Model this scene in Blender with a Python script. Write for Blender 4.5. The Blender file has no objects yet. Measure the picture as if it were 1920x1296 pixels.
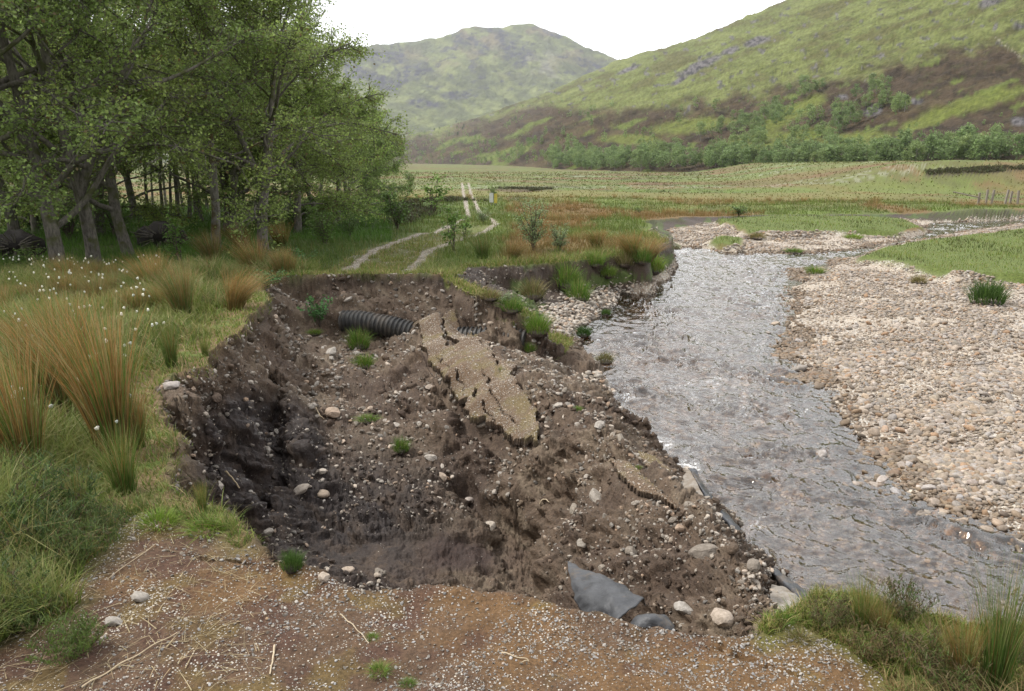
import bpy, math, random
import numpy as np
from mathutils import Vector

# ------------------------------------------------------------------ camera
EYE = 2.2; F = 1493.0; PITCH = math.atan(348.0 / F)
SC = bpy.context.scene
cam_d = bpy.data.cameras.new('camera'); cam = bpy.data.objects.new('camera', cam_d)
SC.collection.objects.link(cam); SC.camera = cam
cam.location = (0, 0, EYE); cam.rotation_euler = (math.pi / 2 - PITCH, 0, 0)
cam_d.sensor_width = 36.0; cam_d.lens = 36.0 * F / 1920.0
cam_d.clip_start = 0.1; cam_d.clip_end = 30000

# ------------------------------------------------------------------ sky, sun, exposure (bright overcast)
SUN_EL, SUN_AZ = math.radians(52), math.radians(-82)      # azimuth from +Y (north) clockwise
W = bpy.data.worlds.new('World'); SC.world = W; W.use_nodes = True
nt = W.node_tree; nt.nodes.clear()
sky = nt.nodes.new('ShaderNodeTexSky'); sky.sky_type = 'NISHITA'; sky.sun_disc = False
sky.sun_elevation = SUN_EL; sky.sun_rotation = SUN_AZ
tc = nt.nodes.new('ShaderNodeTexCoord')
mp = nt.nodes.new('ShaderNodeMapping'); mp.inputs['Scale'].default_value = (1, 1, 3.2)
nz = nt.nodes.new('ShaderNodeTexNoise'); nz.inputs['Scale'].default_value = 2.2; nz.inputs['Detail'].default_value = 5
cr = nt.nodes.new('ShaderNodeValToRGB')
cr.color_ramp.elements[0].position = .3; cr.color_ramp.elements[0].color = (9.6, 9.9, 10.4, 1)
cr.color_ramp.elements[1].position = .62; cr.color_ramp.elements[1].color = (12.2, 12.2, 12.3, 1)
mx = nt.nodes.new('ShaderNodeMix'); mx.data_type = 'RGBA'; mx.inputs[0].default_value = .93
bg = nt.nodes.new('ShaderNodeBackground'); bg.inputs[1].default_value = .084
wo = nt.nodes.new('ShaderNodeOutputWorld')
nt.links.new(tc.outputs['Generated'], mp.inputs[0]); nt.links.new(mp.outputs[0], nz.inputs['Vector'])
nt.links.new(nz.outputs[0], cr.inputs[0]); nt.links.new(sky.outputs[0], mx.inputs[6])
# the cloud is thinner and brighter over the glen ahead
dt = nt.nodes.new('ShaderNodeVectorMath'); dt.operation = 'DOT_PRODUCT'; dt.inputs[1].default_value = (.30, .82, .48)
mr_ = nt.nodes.new('ShaderNodeMapRange'); mr_.interpolation_type = 'SMOOTHSTEP'; mr_.inputs['From Min'].default_value = .45; mr_.inputs['From Max'].default_value = 1.0
mr_.inputs['To Min'].default_value = .9; mr_.inputs['To Max'].default_value = 1.6
vm = nt.nodes.new('ShaderNodeVectorMath'); vm.operation = 'SCALE'
nt.links.new(tc.outputs['Generated'], dt.inputs[0]); nt.links.new(dt.outputs['Value'], mr_.inputs['Value'])
nt.links.new(cr.outputs[0], vm.inputs[0]); nt.links.new(mr_.outputs[0], vm.inputs['Scale'])
nt.links.new(vm.outputs[0], mx.inputs[7]); nt.links.new(mx.outputs[2], bg.inputs[0]); nt.links.new(bg.outputs[0], wo.inputs[0])
sd_ = bpy.data.lights.new('sun', 'SUN'); sun = bpy.data.objects.new('sun', sd_); SC.collection.objects.link(sun)
sd_.energy = 3.0; sd_.angle = math.radians(12); sd_.color = (1, .965, .91)
sun.rotation_euler = (math.pi / 2 - SUN_EL, 0, -SUN_AZ + math.pi)
sun.location = (0, 0, 60)
SC.view_settings.view_transform = 'Standard'; SC.view_settings.look = 'None'
SC.view_settings.exposure = 0.5; SC.view_settings.gamma = 1.0; SC.view_settings.use_curve_mapping = False
SC.cycles.max_bounces = 6; SC.cycles.transparent_max_bounces = 8
SC.cycles.volume_bounces = 0

# ------------------------------------------------------------------ pixel <-> world (photo pixels 1920 x 1296)
CP, SP = math.cos(PITCH), math.sin(PITCH)
def ray(u, v):
    u = np.asarray(u, float); v = np.asarray(v, float)
    dx = (u - 960) / F; dy = -(v - 648) / F
    return dx, dy * SP + CP, dy * CP - SP
def P(u, v, z=0.0):
    dx, dy, dz = ray(u, v); t = (z - EYE) / dz
    return dx * t, dy * t
def PD(u, v, d):
    """point on the ray at forward (y) distance d"""
    dx, dy, dz = ray(u, v); t = d / dy
    return dx * t, d, EYE + dz * t
def proj(x, y, z):
    zz = z - EYE
    f = y * CP - zz * SP; up = y * SP + zz * CP
    f = np.maximum(f, 1e-3)
    return 960 + F * x / f, 648 - F * up / f
def poly(pts):
    """pixel control points (u, v, z) -> world xy polyline"""
    a = np.array(pts, float); x, y = P(a[:, 0], a[:, 1], a[:, 2]); return np.stack([x, y], 1)

# ------------------------------------------------------------------ numeric helpers
def _h(ix, iy, iz, s):
    n = (ix * 374761393 + iy * 668265263 + iz * 2147483647 + s * 1274126177) & 0xffffffff
    n = ((n ^ (n >> 13)) * 1274126177) & 0xffffffff
    n = ((n ^ (n >> 16)) * 2246822519) & 0xffffffff
    return ((n ^ (n >> 15)) & 0xffff) / 32767.5 - 1
def vn2(x, y, s=0):
    x = np.asarray(x, float); y = np.asarray(y, float)
    ix = np.floor(x).astype(np.int64); iy = np.floor(y).astype(np.int64)
    fx = x - ix; fy = y - iy
    g = lambda a, b: _h(a, b, a * 0 + 7, s) * 1.0
    def gr(a, b, px, py):
        t = _h(a, b, 3 + 0 * a, s) * math.pi
        return np.cos(t) * px + np.sin(t) * py
    ux = fx * fx * fx * (fx * (fx * 6 - 15) + 10); uy = fy * fy * fy * (fy * (fy * 6 - 15) + 10)
    a = gr(ix, iy, fx, fy); b = gr(ix + 1, iy, fx - 1, fy)
    c = gr(ix, iy + 1, fx, fy - 1); d = gr(ix + 1, iy + 1, fx - 1, fy - 1)
    return ((a + (b - a) * ux) * (1 - uy) + (c + (d - c) * ux) * uy) * 1.5
def fbm(x, y, o=4, s=0, g=.5, l=2.03):
    r = 0; a = 1; t = 0
    for i in range(o):
        r = r + a * vn2(x, y, s + i * 17); t += a; a *= g; x = x * l + 11.3; y = y * l - 7.7
    return r / t * 1.4
def bil(x, y, o=4, s=0, g=.5):
    r = 0; a = 1; t = 0
    for i in range(o):
        r = r + a * (1 - np.abs(vn2(x, y, s + i * 17)) * 2); t += a; a *= g; x = x * 2.1 + 5.3; y = y * 2.1 + 1.7
    return r / t
def sst(a, b, x):
    t = np.clip((x - a) / (b - a), 0, 1); return t * t * (3 - 2 * t)
def sdpoly(x, y, pts):
    """signed distance to a closed polygon, negative inside"""
    x = np.asarray(x, float); y = np.asarray(y, float); out = np.empty(x.shape)
    xf, yf, of = x.ravel(), y.ravel(), out.ravel()
    for k in range(0, len(xf), 400000):
        X = xf[k:k + 400000]; Y = yf[k:k + 400000]
        d = np.full(X.shape, 1e18); ins = np.zeros(X.shape, bool); n = len(pts)
        for i in range(n):
            ax, ay = pts[i]; bx, by = pts[(i + 1) % n]; ex, ey = bx - ax, by - ay
            wx, wy = X - ax, Y - ay
            t = np.clip((wx * ex + wy * ey) / (ex * ex + ey * ey + 1e-12), 0, 1)
            qx, qy = wx - ex * t, wy - ey * t
            d = np.minimum(d, qx * qx + qy * qy)
            c = ((ay <= Y) != (by <= Y)) & (X < ax + ex * (Y - ay) / (ey if abs(ey) > 1e-12 else 1e-12))
            ins ^= c
        of[k:k + 400000] = np.where(ins, -1, 1) * np.sqrt(d)
    return of.reshape(x.shape)
def sdline(x, y, pts, vals=None):
    """distance to an open polyline, signed side (+ = right of direction), value interpolated along it"""
    d = np.full(x.shape, 1e18); sg = np.ones(x.shape); val = np.zeros(x.shape)
    for i in range(len(pts) - 1):
        ax, ay = pts[i]; bx, by = pts[i + 1]; ex, ey = bx - ax, by - ay
        wx, wy = x - ax, y - ay
        t = np.clip((wx * ex + wy * ey) / (ex * ex + ey * ey), 0, 1)
        q = (wx - ex * t) ** 2 + (wy - ey * t) ** 2; m = q < d
        d = np.where(m, q, d); sg = np.where(m, np.where(wx * ey - wy * ex > 0, 1, -1), sg)
        if vals is not None: val = np.where(m, vals[i] + (vals[i + 1] - vals[i]) * t, val)
    return np.sqrt(d), sg, val

# ------------------------------------------------------------------ mesh / object helpers
ID = {}
def tag(o, label=None, cat=None, group=None, kind=None):
    if label: o['label'] = label
    if cat: o['category'] = cat
    if group: o['group'] = group
    if kind: o['kind'] = kind
    return o
def mesh(name, V, Fs, mats=(), col=None, smooth=True, mi=None):
    """V (n,3); Fs = array (m,k) or list of such arrays"""
    me = bpy.data.meshes.new(name)
    if isinstance(Fs, np.ndarray): Fs = [Fs]
    Fs = [f for f in Fs if len(f)]
    V = np.ascontiguousarray(V, np.float32)
    me.vertices.add(len(V)); me.vertices.foreach_set('co', V.ravel())
    nl = sum(f.size for f in Fs); npoly = sum(len(f) for f in Fs)
    me.loops.add(nl); me.loops.foreach_set('vertex_index', np.concatenate([f.ravel() for f in Fs]).astype(np.int32))
    me.polygons.add(npoly)
    tot = np.concatenate([np.full(len(f), f.shape[1]) for f in Fs])
    st = np.concatenate([[0], np.cumsum(tot)[:-1]])
    me.polygons.foreach_set('loop_start', st.astype(np.int32))
    if mi is not None: me.polygons.foreach_set('material_index', np.ascontiguousarray(mi, np.int32))
    me.update(calc_edges=True)
    me.polygons.foreach_set('use_smooth', np.full(npoly, smooth))
    if col is not None:
        a = me.attributes.new('Col', 'FLOAT_COLOR', 'POINT')
        c = np.ones((len(V), 4), np.float32); c[:, :3] = np.clip(col, 0, 1); a.data.foreach_set('color', c.ravel())
    for m in (mats if isinstance(mats, (list, tuple)) else [mats]): me.materials.append(m)
    return me
def obj(name, me, parent=None, loc=None, rot=None, scale=None):
    o = bpy.data.objects.new(name, me); SC.collection.objects.link(o)
    if parent: o.parent = parent
    if loc is not None: o.location = loc
    if rot is not None: o.rotation_euler = rot
    if scale is not None: o.scale = scale if hasattr(scale, '__len__') else (scale,) * 3
    return o
def empty(name, loc=(0, 0, 0), rz=0):
    o = bpy.data.objects.new(name, None); SC.collection.objects.link(o)
    o.location = loc; o.rotation_euler = (0, 0, rz); o.empty_display_size = .2; return o
def clone(o, loc, rz=0.0, s=1.0, rx=0.0, ry=0.0):
    c = o.copy(); SC.collection.objects.link(c); c.location = loc; c.rotation_euler = (rx, ry, rz)
    c.scale = s if hasattr(s, '__len__') else (s,) * 3
    for ch in list(o.children):
        d = ch.copy(); SC.collection.objects.link(d); d.parent = c
    for k in ('label', 'group', 'category', 'kind'):
        pass
    return c

# ------------------------------------------------------------------ materials
def N(nt, t, **kw):
    n = nt.nodes.new(t)
    for k, v in kw.items():
        if k in n.inputs: n.inputs[k].default_value = v
        else: setattr(n, k, v)
    return n
def new_mat(name):
    m = bpy.data.materials.new(name); m.use_nodes = True
    b = m.node_tree.nodes['Principled BSDF']; return m, m.node_tree, b
def mulcol(nt, a, b):
    m = nt.nodes.new('ShaderNodeMix'); m.data_type = 'RGBA'; m.blend_type = 'MULTIPLY'; m.inputs[0].default_value = 1
    nt.links.new(a, m.inputs[6]); nt.links.new(b, m.inputs[7]); return m.outputs[2]
def mixcol(nt, f, a, b):
    m = nt.nodes.new('ShaderNodeMix'); m.data_type = 'RGBA'
    for s, i in ((f, 0), (a, 6), (b, 7)):
        if hasattr(s, 'links'): nt.links.new(s, m.inputs[i])
        else: m.inputs[i].default_value = s if i == 0 else (*s, 1)
    return m.outputs[2]
def ramp(nt, src, stops):
    r = nt.nodes.new('ShaderNodeValToRGB'); e = r.color_ramp.elements
    while len(e) < len(stops): e.new(.5)
    for k, (p, c) in enumerate(stops):
        e[k].position = p; e[k].color = (*c, 1) if len(c) == 3 else c
    nt.links.new(src, r.inputs[0]); return r.outputs[0]
def mat_soil(name, fine=(.62, 1.35), rough=.9, nscale=28, bump=.5, bdist=.02, spec=.25, chips=None, cscale=60, gain=1.0):
    """vertex colour x procedural grain; optional pale stone chips (voronoi cells)"""
    m, nt, b = new_mat(name); L = nt.links.new
    at = N(nt, 'ShaderNodeAttribute', attribute_name='Col'); geo = N(nt, 'ShaderNodeTexCoord')
    n1 = N(nt, 'ShaderNodeTexNoise', Scale=nscale, Detail=7.0, Roughness=.65); L(geo.outputs['Object'], n1.inputs['Vector'])
    g = ramp(nt, n1.outputs[0], [(.3, (fine[0],) * 3), (.7, (fine[1],) * 3)])
    c = mulcol(nt, at.outputs['Color'], g)
    bm = N(nt, 'ShaderNodeBump', Strength=bump, Distance=bdist); L(n1.outputs[0], bm.inputs['Height'])
    nrm = bm.outputs[0]
    if chips:
        v = N(nt, 'ShaderNodeTexVoronoi', Scale=cscale); L(geo.outputs['Object'], v.inputs['Vector'])
        wn = N(nt, 'ShaderNodeTexWhiteNoise', noise_dimensions='3D'); L(v.outputs['Position'], wn.inputs['Vector'])
        n2 = N(nt, 'ShaderNodeTexNoise', Scale=2.3, Detail=3.0); L(geo.outputs['Object'], n2.inputs['Vector'])
        sz = N(nt, 'ShaderNodeMath', operation='MULTIPLY_ADD'); L(wn.outputs['Value'], sz.inputs[0]); sz.inputs[1].default_value = .55; sz.inputs[2].default_value = -.55 + chips
        sz2 = N(nt, 'ShaderNodeMath', operation='MULTIPLY_ADD'); L(n2.outputs[0], sz2.inputs[0]); sz2.inputs[1].default_value = .9; L(sz.outputs[0], sz2.inputs[2])
        sub = N(nt, 'ShaderNodeMath', operation='SUBTRACT'); L(sz2.outputs[0], sub.inputs[0]); L(v.outputs['Distance'], sub.inputs[1])
        msk = N(nt, 'ShaderNodeMapRange'); msk.inputs['From Min'].default_value = 0; msk.inputs['From Max'].default_value = .06
        L(sub.outputs[0], msk.inputs['Value'])
        sc = ramp(nt, wn.outputs['Color'], [(.0, (.32, .29, .25)), (.5, (.5, .47, .42)), (1, (.62, .55, .45))])
        c = mixcol(nt, msk.outputs[0], c, sc)
        b2 = N(nt, 'ShaderNodeBump', Strength=.8, Distance=.006); L(msk.outputs[0], b2.inputs['Height']); L(nrm, b2.inputs['Normal']); nrm = b2.outputs[0]
    L(c, b.inputs['Base Color']); L(nrm, b.inputs['Normal'])
    b.inputs['Roughness'].default_value = rough; b.inputs['Specular IOR Level'].default_value = spec
    if name == 'broken_soil':                                   # wet peat is dark and glossy
        bw = N(nt, 'ShaderNodeRGBToBW'); L(at.outputs['Color'], bw.inputs[0])
        mr = N(nt, 'ShaderNodeMapRange'); mr.inputs['From Min'].default_value = .02; mr.inputs['From Max'].default_value = .06
        mr.inputs['To Min'].default_value = .58; mr.inputs['To Max'].default_value = rough; L(bw.outputs[0], mr.inputs['Value']); L(mr.outputs[0], b.inputs['Roughness'])
    return m
def mat_leaf(name, trans=.35, rough=.55, var=(.75, 1.25)):
    m, nt, b = new_mat(name); L = nt.links.new
    at = N(nt, 'ShaderNodeAttribute', attribute_name='Col')
    oi = N(nt, 'ShaderNodeObjectInfo'); tcn = N(nt, 'ShaderNodeTexCoord')
    n1 = N(nt, 'ShaderNodeTexNoise', Scale=9.0, Detail=2.0); L(tcn.outputs['Object'], n1.inputs['Vector'])
    g = ramp(nt, n1.outputs[0], [(.3, (var[0],) * 3), (.7, (var[1],) * 3)])
    r = ramp(nt, oi.outputs['Random'], [(0, (.82, .88, .85)), (1, (1.15, 1.1, 1.0))])
    c = mulcol(nt, mulcol(nt, at.outputs['Color'], g), r)
    L(c, b.inputs['Base Color']); b.inputs['Roughness'].default_value = rough; b.inputs['Specular IOR Level'].default_value = .3
    tr = N(nt, 'ShaderNodeBsdfTranslucent'); L(c, tr.inputs['Color'])
    ms = N(nt, 'ShaderNodeMixShader'); ms.inputs[0].default_value = trans
    L(b.outputs[0], ms.inputs[1]); L(tr.outputs[0], ms.inputs[2]); L(ms.outputs[0], nt.nodes['Material Output'].inputs[0])
    return m
def mat_bark(name, c0, c1, c2, scale=6):
    m, nt, b = new_mat(name); L = nt.links.new
    tcn = N(nt, 'ShaderNodeTexCoord'); mp = N(nt, 'ShaderNodeMapping'); mp.inputs['Scale'].default_value = (1, 1, .3)
    L(tcn.outputs['Object'], mp.inputs[0])
    n1 = N(nt, 'ShaderNodeTexNoise', Scale=scale * 3, Detail=6.0, Roughness=.7); L(mp.outputs[0], n1.inputs['Vector'])
    n2 = N(nt, 'ShaderNodeTexNoise', Scale=scale * .5, Detail=3.0); L(tcn.outputs['Object'], n2.inputs['Vector'])
    c = ramp(nt, n1.outputs[0], [(.3, c0), (.6, c1)])
    mk_ = ramp(nt, n2.outputs[0], [(.5, (0, 0, 0)), (.62, (1, 1, 1))])
    c = mixcol(nt, mk_, c, c2)
    bm = N(nt, 'ShaderNodeBump', Strength=.8, Distance=.03); L(n1.outputs[0], bm.inputs['Height'])
    L(c, b.inputs['Base Color']); L(bm.outputs[0], b.inputs['Normal']); b.inputs['Roughness'].default_value = .9
    b.inputs['Specular IOR Level'].default_value = .2
    return m
RES = 1.0
# ------------------------------------------------------------------ terrain layout (world metres; road surface at z = 0)
WZ = -1.7                                   # river level
OPEN = poly([                               # rim of everything that has been eroded below the land surface
    (2300, 1300, -.5), (1800, 1262, -.3), (1640, 1200, -.2), (1540, 1165, -.12), (1430, 1186, 0), (1350, 1192, 0), (1260, 1182, 0), (1180, 1174, 0), (1100, 1152, 0),
    (1020, 1130, 0), (950, 1114, 0), (850, 1103, 0), (740, 1113, 0), (640, 1106, 0), (560, 1080, 0), (500, 1066, 0), (472, 1048, 0),
    (474, 1022, 0), (448, 982, 0), (415, 955, 0), (350, 930, 0), (315, 900, 0), (312, 862, 0), (338, 815, 0), (300, 775, 0), (288, 735, 0), (330, 702, 0), (398, 686, 0), (402, 655, 0),
    (440, 625, 0), (478, 586, 0), (500, 560, 0), (492, 532, 0), (510, 513, 0), (560, 509, 0), (620, 511, 0), (700, 509, 0), (790, 514, 0), (822, 518, 0),
    (848, 507, -.2), (866, 500, -.32), (900, 497, -.5), (1000, 494, -.6), (1090, 489, -.63), (1160, 482, -.65), (1195, 484, -.65), (1240, 462, -.7), (1232, 440, -.8), (1208, 416, -1.05),
    (1290, 408, -1.15), (1420, 404, -1.2), (1620, 402, -1.2), (1760, 400, -1.2), (1920, 396, -1.2), (2300, 385, -1.2), (5200, 560, -1.2)])
RIVER = poly([(2200, 1350, WZ), (1900, 1330, WZ), (1500, 1330, WZ), (1250, 1250, WZ), (1050, 1050, WZ), (950, 880, WZ), (900, 700, WZ),
    (960, 600, WZ), (1060, 520, WZ), (1150, 480, WZ), (1180, 455, WZ), (1195, 425, WZ),
    (1260, 422, WZ), (1240, 436, WZ), (1262, 462, WZ), (1330, 466, WZ), (1400, 474, WZ), (1500, 476, WZ), (1600, 467, WZ), (1680, 452, WZ), (1730, 432, WZ), (1735, 412, WZ), (1830, 405, WZ), (2300, 392, WZ),
    (2300, 418, WZ), (1920, 420, WZ), (1800, 436, WZ), (1700, 456, WZ), (1620, 478, WZ), (1560, 495, WZ), (1500, 505, WZ), (1488, 540, WZ), (1500, 600, WZ), (1478, 650, WZ),
    (1520, 705, WZ), (1580, 760, WZ), (1625, 820, WZ), (1690, 862, WZ), (1705, 912, WZ), (1800, 962, WZ), (1960, 1010, WZ), (2500, 1130, WZ)])
GRASSI = [poly([(1600, 487, -1.45), (1650, 470, -1.45), (1760, 452, -1.45), (1920, 436, -1.45), (2400, 420, -1.45), (2600, 560, -1.45), (1920, 538, -1.45), (1850, 530, -1.45), (1760, 522, -1.45), (1700, 508, -1.45), (1640, 496, -1.45)]),
          poly([(1335, 418, -1.45), (1420, 412, -1.45), (1600, 410, -1.45), (1700, 416, -1.45), (1740, 428, -1.45), (1690, 438, -1.45), (1600, 440, -1.45), (1480, 444, -1.45), (1400, 447, -1.45), (1375, 432, -1.45)]),
          poly([(1325, 456, -1.5), (1350, 451, -1.5), (1400, 453, -1.5), (1395, 463, -1.5), (1345, 464, -1.5)])]
SPUR = [(838, 524, -.18), (862, 532, -.16), (900, 548, -.2), (950, 570, -.4), (990, 590, -.55), (1015, 612, -.72), (1036, 640, -1.0), (1042, 662, -1.3)]
SPUR_L = poly(SPUR); SPUR_Z = [s[2] for s in SPUR]
CTRL = [(640, 568, -.50), (700, 573, -.54), (780, 578, -.56), (850, 583, -.58), (930, 604, -.66), (970, 618, -.75),
    (560, 595, -.75), (530, 560, -.45), (640, 622, -1.04), (700, 630, -1.1), (750, 642, -1.15), (850, 655, -1.15), (940, 668, -1.2), (990, 676, -1.3),
    (600, 655, -1.05), (700, 685, -1.18), (520, 640, -.85), (500, 700, -.95), (470, 760, -1.0), (650, 760, -1.32), (600, 800, -1.33), (560, 750, -1.2), (480, 930, -1.2), (440, 850, -.95), (520, 850, -1.2), (560, 900, -1.33), (620, 860, -1.4),
    (560, 1000, -1.5), (700, 1000, -1.55), (850, 1050, -1.62), (950, 1085, -1.66), (740, 1090, -1.6), (640, 1085, -1.5), (700, 900, -1.48), (750, 820, -1.38), (820, 770, -1.3), (770, 720, -1.2), (840, 850, -1.42), (880, 900, -1.55),
    (905, 935, -1.72), (960, 990, -1.72), (975, 1040, -1.72), (980, 1095, -1.72), (800, 940, -1.52), (880, 990, -1.6),
    (830, 592, -.5), (790, 612, -.6), (900, 640, -.58), (960, 720, -.72), (1010, 800, -.82), (880, 775, -1.0), (800, 655, -.72), (1000, 835, -.95), (940, 690, -.66), (840, 710, -.85), (870, 760, -.98),
    (770, 660, -1.0), (840, 770, -1.22), (950, 870, -1.28), (1000, 930, -1.4), (900, 830, -1.25),
    (1040, 720, -.85), (1070, 750, -.8), (1100, 780, -.78), (1170, 850, -.72), (1250, 930, -.68), (1350, 1010, -.66), (1430, 1110, -.66),
    (1060, 700, -1.1), (1120, 722, -1.0), (1200, 790, -1.0), (1280, 880, -.98), (1330, 930, -.96), (1390, 990, -.94), (1450, 1062, -.9), (1450, 1150, -.75),
    (1100, 900, -1.05), (1050, 1000, -1.25), (1010, 1080, -1.5), (1020, 1112, -1.55), (1150, 1000, -1.0), (1250, 1050, -.85), (1200, 1110, -1.05), (1300, 1155, -.75), (1400, 1160, -.6), (1100, 1135, -1.3), (1130, 830, -.8), (1060, 860, -1.0),
    (1010, 690, -1.22), (1050, 645, -1.5), (1085, 612, -1.58), (1020, 600, -1.45), (1130, 560, -1.55), (1180, 530, -1.55), (1060, 575, -1.45), (1000, 560, -1.35), (950, 542, -1.15), (900, 527, -.7), (1100, 545, -1.55), (1170, 512, -1.35), (1225, 505, -1.45), (1200, 500, -1.2), (1230, 450, -1.4), (1040, 545, -1.45)]
_c = np.array(CTRL); _cx, _cy = P(_c[:, 0], _c[:, 1], _c[:, 2]); _cz = _c[:, 2]
_ex = np.array([(-1.6, 4.9, -1.45), (-.8, 5.0, -1.6), (.2, 5.0, -1.7), (.8, 4.6, -1.5), (1.4, 4.0, -.9), (-1.9, 5.6, -1.35), (2.0, 3.9, -.5),
    (-2.5, 6.3, -1.0), (2.4, 4.0, -.7), (2.7, 4.7, -1.8), (3.2, 4.0, -1.6), (4.2, 3.6, -1.6), (2.3, 3.4, -.35),
    (1.55, 18.6, -1.66), (2.0, 19.3, -1.68), (2.8, 21.5, -1.68), (4.2, 25.4, -1.68), (.9, 19.2, -1.5), (1.8, 20.8, -1.52), (2.6, 22.6, -1.48), (3.6, 24.5, -1.5), (2.4, 18.4, -1.95), (2.9, 19.4, -1.95), (3.8, 21.4, -1.95), (5.2, 25.0, -1.95), (1.9, 17.5, -1.9), (.5, 20.0, -1.3)])
for (u, v, z) in [(1060, 700, 0), (1120, 722, 0), (1200, 790, 0), (1280, 880, 0), (1330, 930, 0), (1390, 990, 0), (1450, 1062, 0)]:
    xx, yy = P(u, v, -1.0); _ex = np.vstack([_ex, [xx + .42, yy + .32, -1.78], [xx + .9, yy + .75, -2.0]])
_cx = np.concatenate([_cx, _ex[:, 0]]); _cy = np.concatenate([_cy, _ex[:, 1]]); _cz = np.concatenate([_cz, _ex[:, 2]])
def _ker(r2): return .5 * r2 * np.log(r2 + 1e-9) * .15 + np.sqrt(r2 + .01)
_n = len(_cx); _A = np.zeros((_n + 3, _n + 3))
_A[:_n, :_n] = _ker((_cx[:, None] - _cx) ** 2 + (_cy[:, None] - _cy) ** 2) ; _A[:_n, :_n] -= 0.02 * np.eye(_n)
_Q = np.stack([np.ones(_n), _cx, _cy], 1); _A[:_n, _n:] = _Q; _A[_n:, :_n] = _Q.T
_w = np.linalg.lstsq(_A, np.concatenate([_cz, [0, 0, 0]]), rcond=None)[0]
GS = .04
_gx = np.arange(-6, 12.01, GS); _gy = np.arange(2, 44.01, GS)
_GX, _GY = np.meshgrid(_gx, _gy)
_G = np.full(_GX.shape, _w[_n]) + _w[_n + 1] * _GX + _w[_n + 2] * _GY
for i in range(_n): _G += _w[i] * _ker((_GX - _cx[i]) ** 2 + (_GY - _cy[i]) ** 2)
_G = np.clip(_G, -2.05, -.02)
def grid_lookup(G, x, y, x0, y0, st):
    fx = np.clip((x - x0) / st, 0, G.shape[1] - 1.001); fy = np.clip((y - y0) / st, 0, G.shape[0] - 1.001)
    ix = fx.astype(int); iy = fy.astype(int); fx -= ix; fy -= iy
    return (G[iy, ix] * (1 - fx) + G[iy, ix + 1] * fx) * (1 - fy) + (G[iy + 1, ix] * (1 - fx) + G[iy + 1, ix + 1] * fx) * fy
_GSM = _G.copy()
def scar_pt(u, v):
    z = -.8
    for _ in range(10):
        x, y = P(u, v, z); z = .5 * z + .5 * float(grid_lookup(_G, np.array(x), np.array(y), -6, 2, GS))
    return float(x), float(y)
_CARVE = [([(620, 965), (760, 1010), (900, 1050)], -.22, .75), ([(858, 893), (880, 912), (905, 935), (930, 948)], -.6, .16), ([(955, 960), (985, 990), (986, 1035), (972, 1100)], -.55, .17), ([(930, 948), (955, 960)], -.25, .12), ([(838, 722), (868, 775), (905, 802), (985, 842)], -.30, .15),
    ([(425, 905), (440, 955), (468, 1010)], -.5, .14), ([(470, 680), (500, 780), (520, 880)], -.22, .16), ([(545, 650), (590, 740), (610, 830)], -.10, .15), ([(1060, 860), (1010, 920), (985, 985)], -.15, .2), ([(470, 880), (475, 950)], -.3, .15), ([(1110, 1010), (1040, 1060), (1010, 1100)], -.12, .15),
    ([(450, 690), (462, 780), (455, 860)], .28, .17), ([(520, 690), (560, 790), (575, 860)], .18, .16), ([(322, 875), (365, 900), (420, 930)], 1.0, .30), ([(1010, 720), (1100, 800), (1200, 905), (1330, 1010), (1420, 1120)], .17, .30), ([(900, 830), (960, 880), (1020, 930)], .13, .2), ([(1060, 960), (1150, 1000), (1240, 1080)], .12, .22), ([(1090, 740), (1150, 800)], .08, .15), ([(760, 690), (800, 770), (840, 830)], .10, .2)]
for c_, a_, w_ in [([scar_pt(*q) for q in c_], a_, w_) for c_, a_, w_ in _CARVE]:
    d_ = sdline(_GX + .10 * fbm(_GX * 2, _GY * 2, 3, 11), _GY + .10 * fbm(_GX * 2, _GY * 2, 3, 12), c_)[0]; _G += a_ * np.exp(-(d_ / w_) ** 2) * (1 + .35 * vn2(_GX * 3, _GY * 3, 13))
_G = np.clip(_G, -2.05, -.02)
SCARZ = poly([(1700, 1250, WZ), (1540, 1150, WZ), (1480, 1075, WZ), (1400, 1010, WZ), (1330, 940, WZ), (1270, 870, WZ), (1200, 790, WZ), (1130, 730, WZ), (1090, 700, WZ), (1068, 680, WZ), (1060, 655, WZ), (1072, 625, WZ),
    (1110, 600, WZ), (1150, 572, WZ), (1200, 535, WZ), (1252, 518, WZ), (1262, 480, WZ), (1240, 450, WZ), (1205, 400, WZ), (600, 440, WZ), (-300, 600, WZ), (-200, 1500, WZ), (1300, 1600, WZ)])
def land(x, y):
    r = np.hypot(x, y)
    z = np.interp(y, [-50, 15.6, 19, 22, 30, 50, 120, 330, 900, 3000], [0, 0, -.48, -.62, -.7, -1.18, -1.45, -2.6, -3.4, -6])
    z = z + .05 * fbm(x * .5, y * .5, 3, 5) * sst(1.2, 4, np.abs(x + .2)) + .28 * fbm(x * .05 + 3, y * .05, 3, 8) * sst(18, 60, r)
    z = z - .3 * sst(-2.5, -9, x) * sst(25, 6, y)                       # lower ground left of the road
    z = z - .4 * sst(2.0, 4.6, x) * sst(9, 4, y)                        # falls to the river at the right
    z = z + 3.4 * sst(34, 62, x - .16 * (y - 120)) * sst(92, 112, y)                 # terrace at far right
    z = z + .02 * fbm(x * 2.2, y * 2.2, 3, 33) * sst(40, 10, r)
    return z
CRACKS = [poly([(380, 1046, 0), (352, 1040, 0), (400, 1052, 0), (472, 1060, 0)]), poly([(1340, 1216, 0), (1400, 1234, 0), (1440, 1250, 0), (1500, 1270, 0)])]
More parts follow.
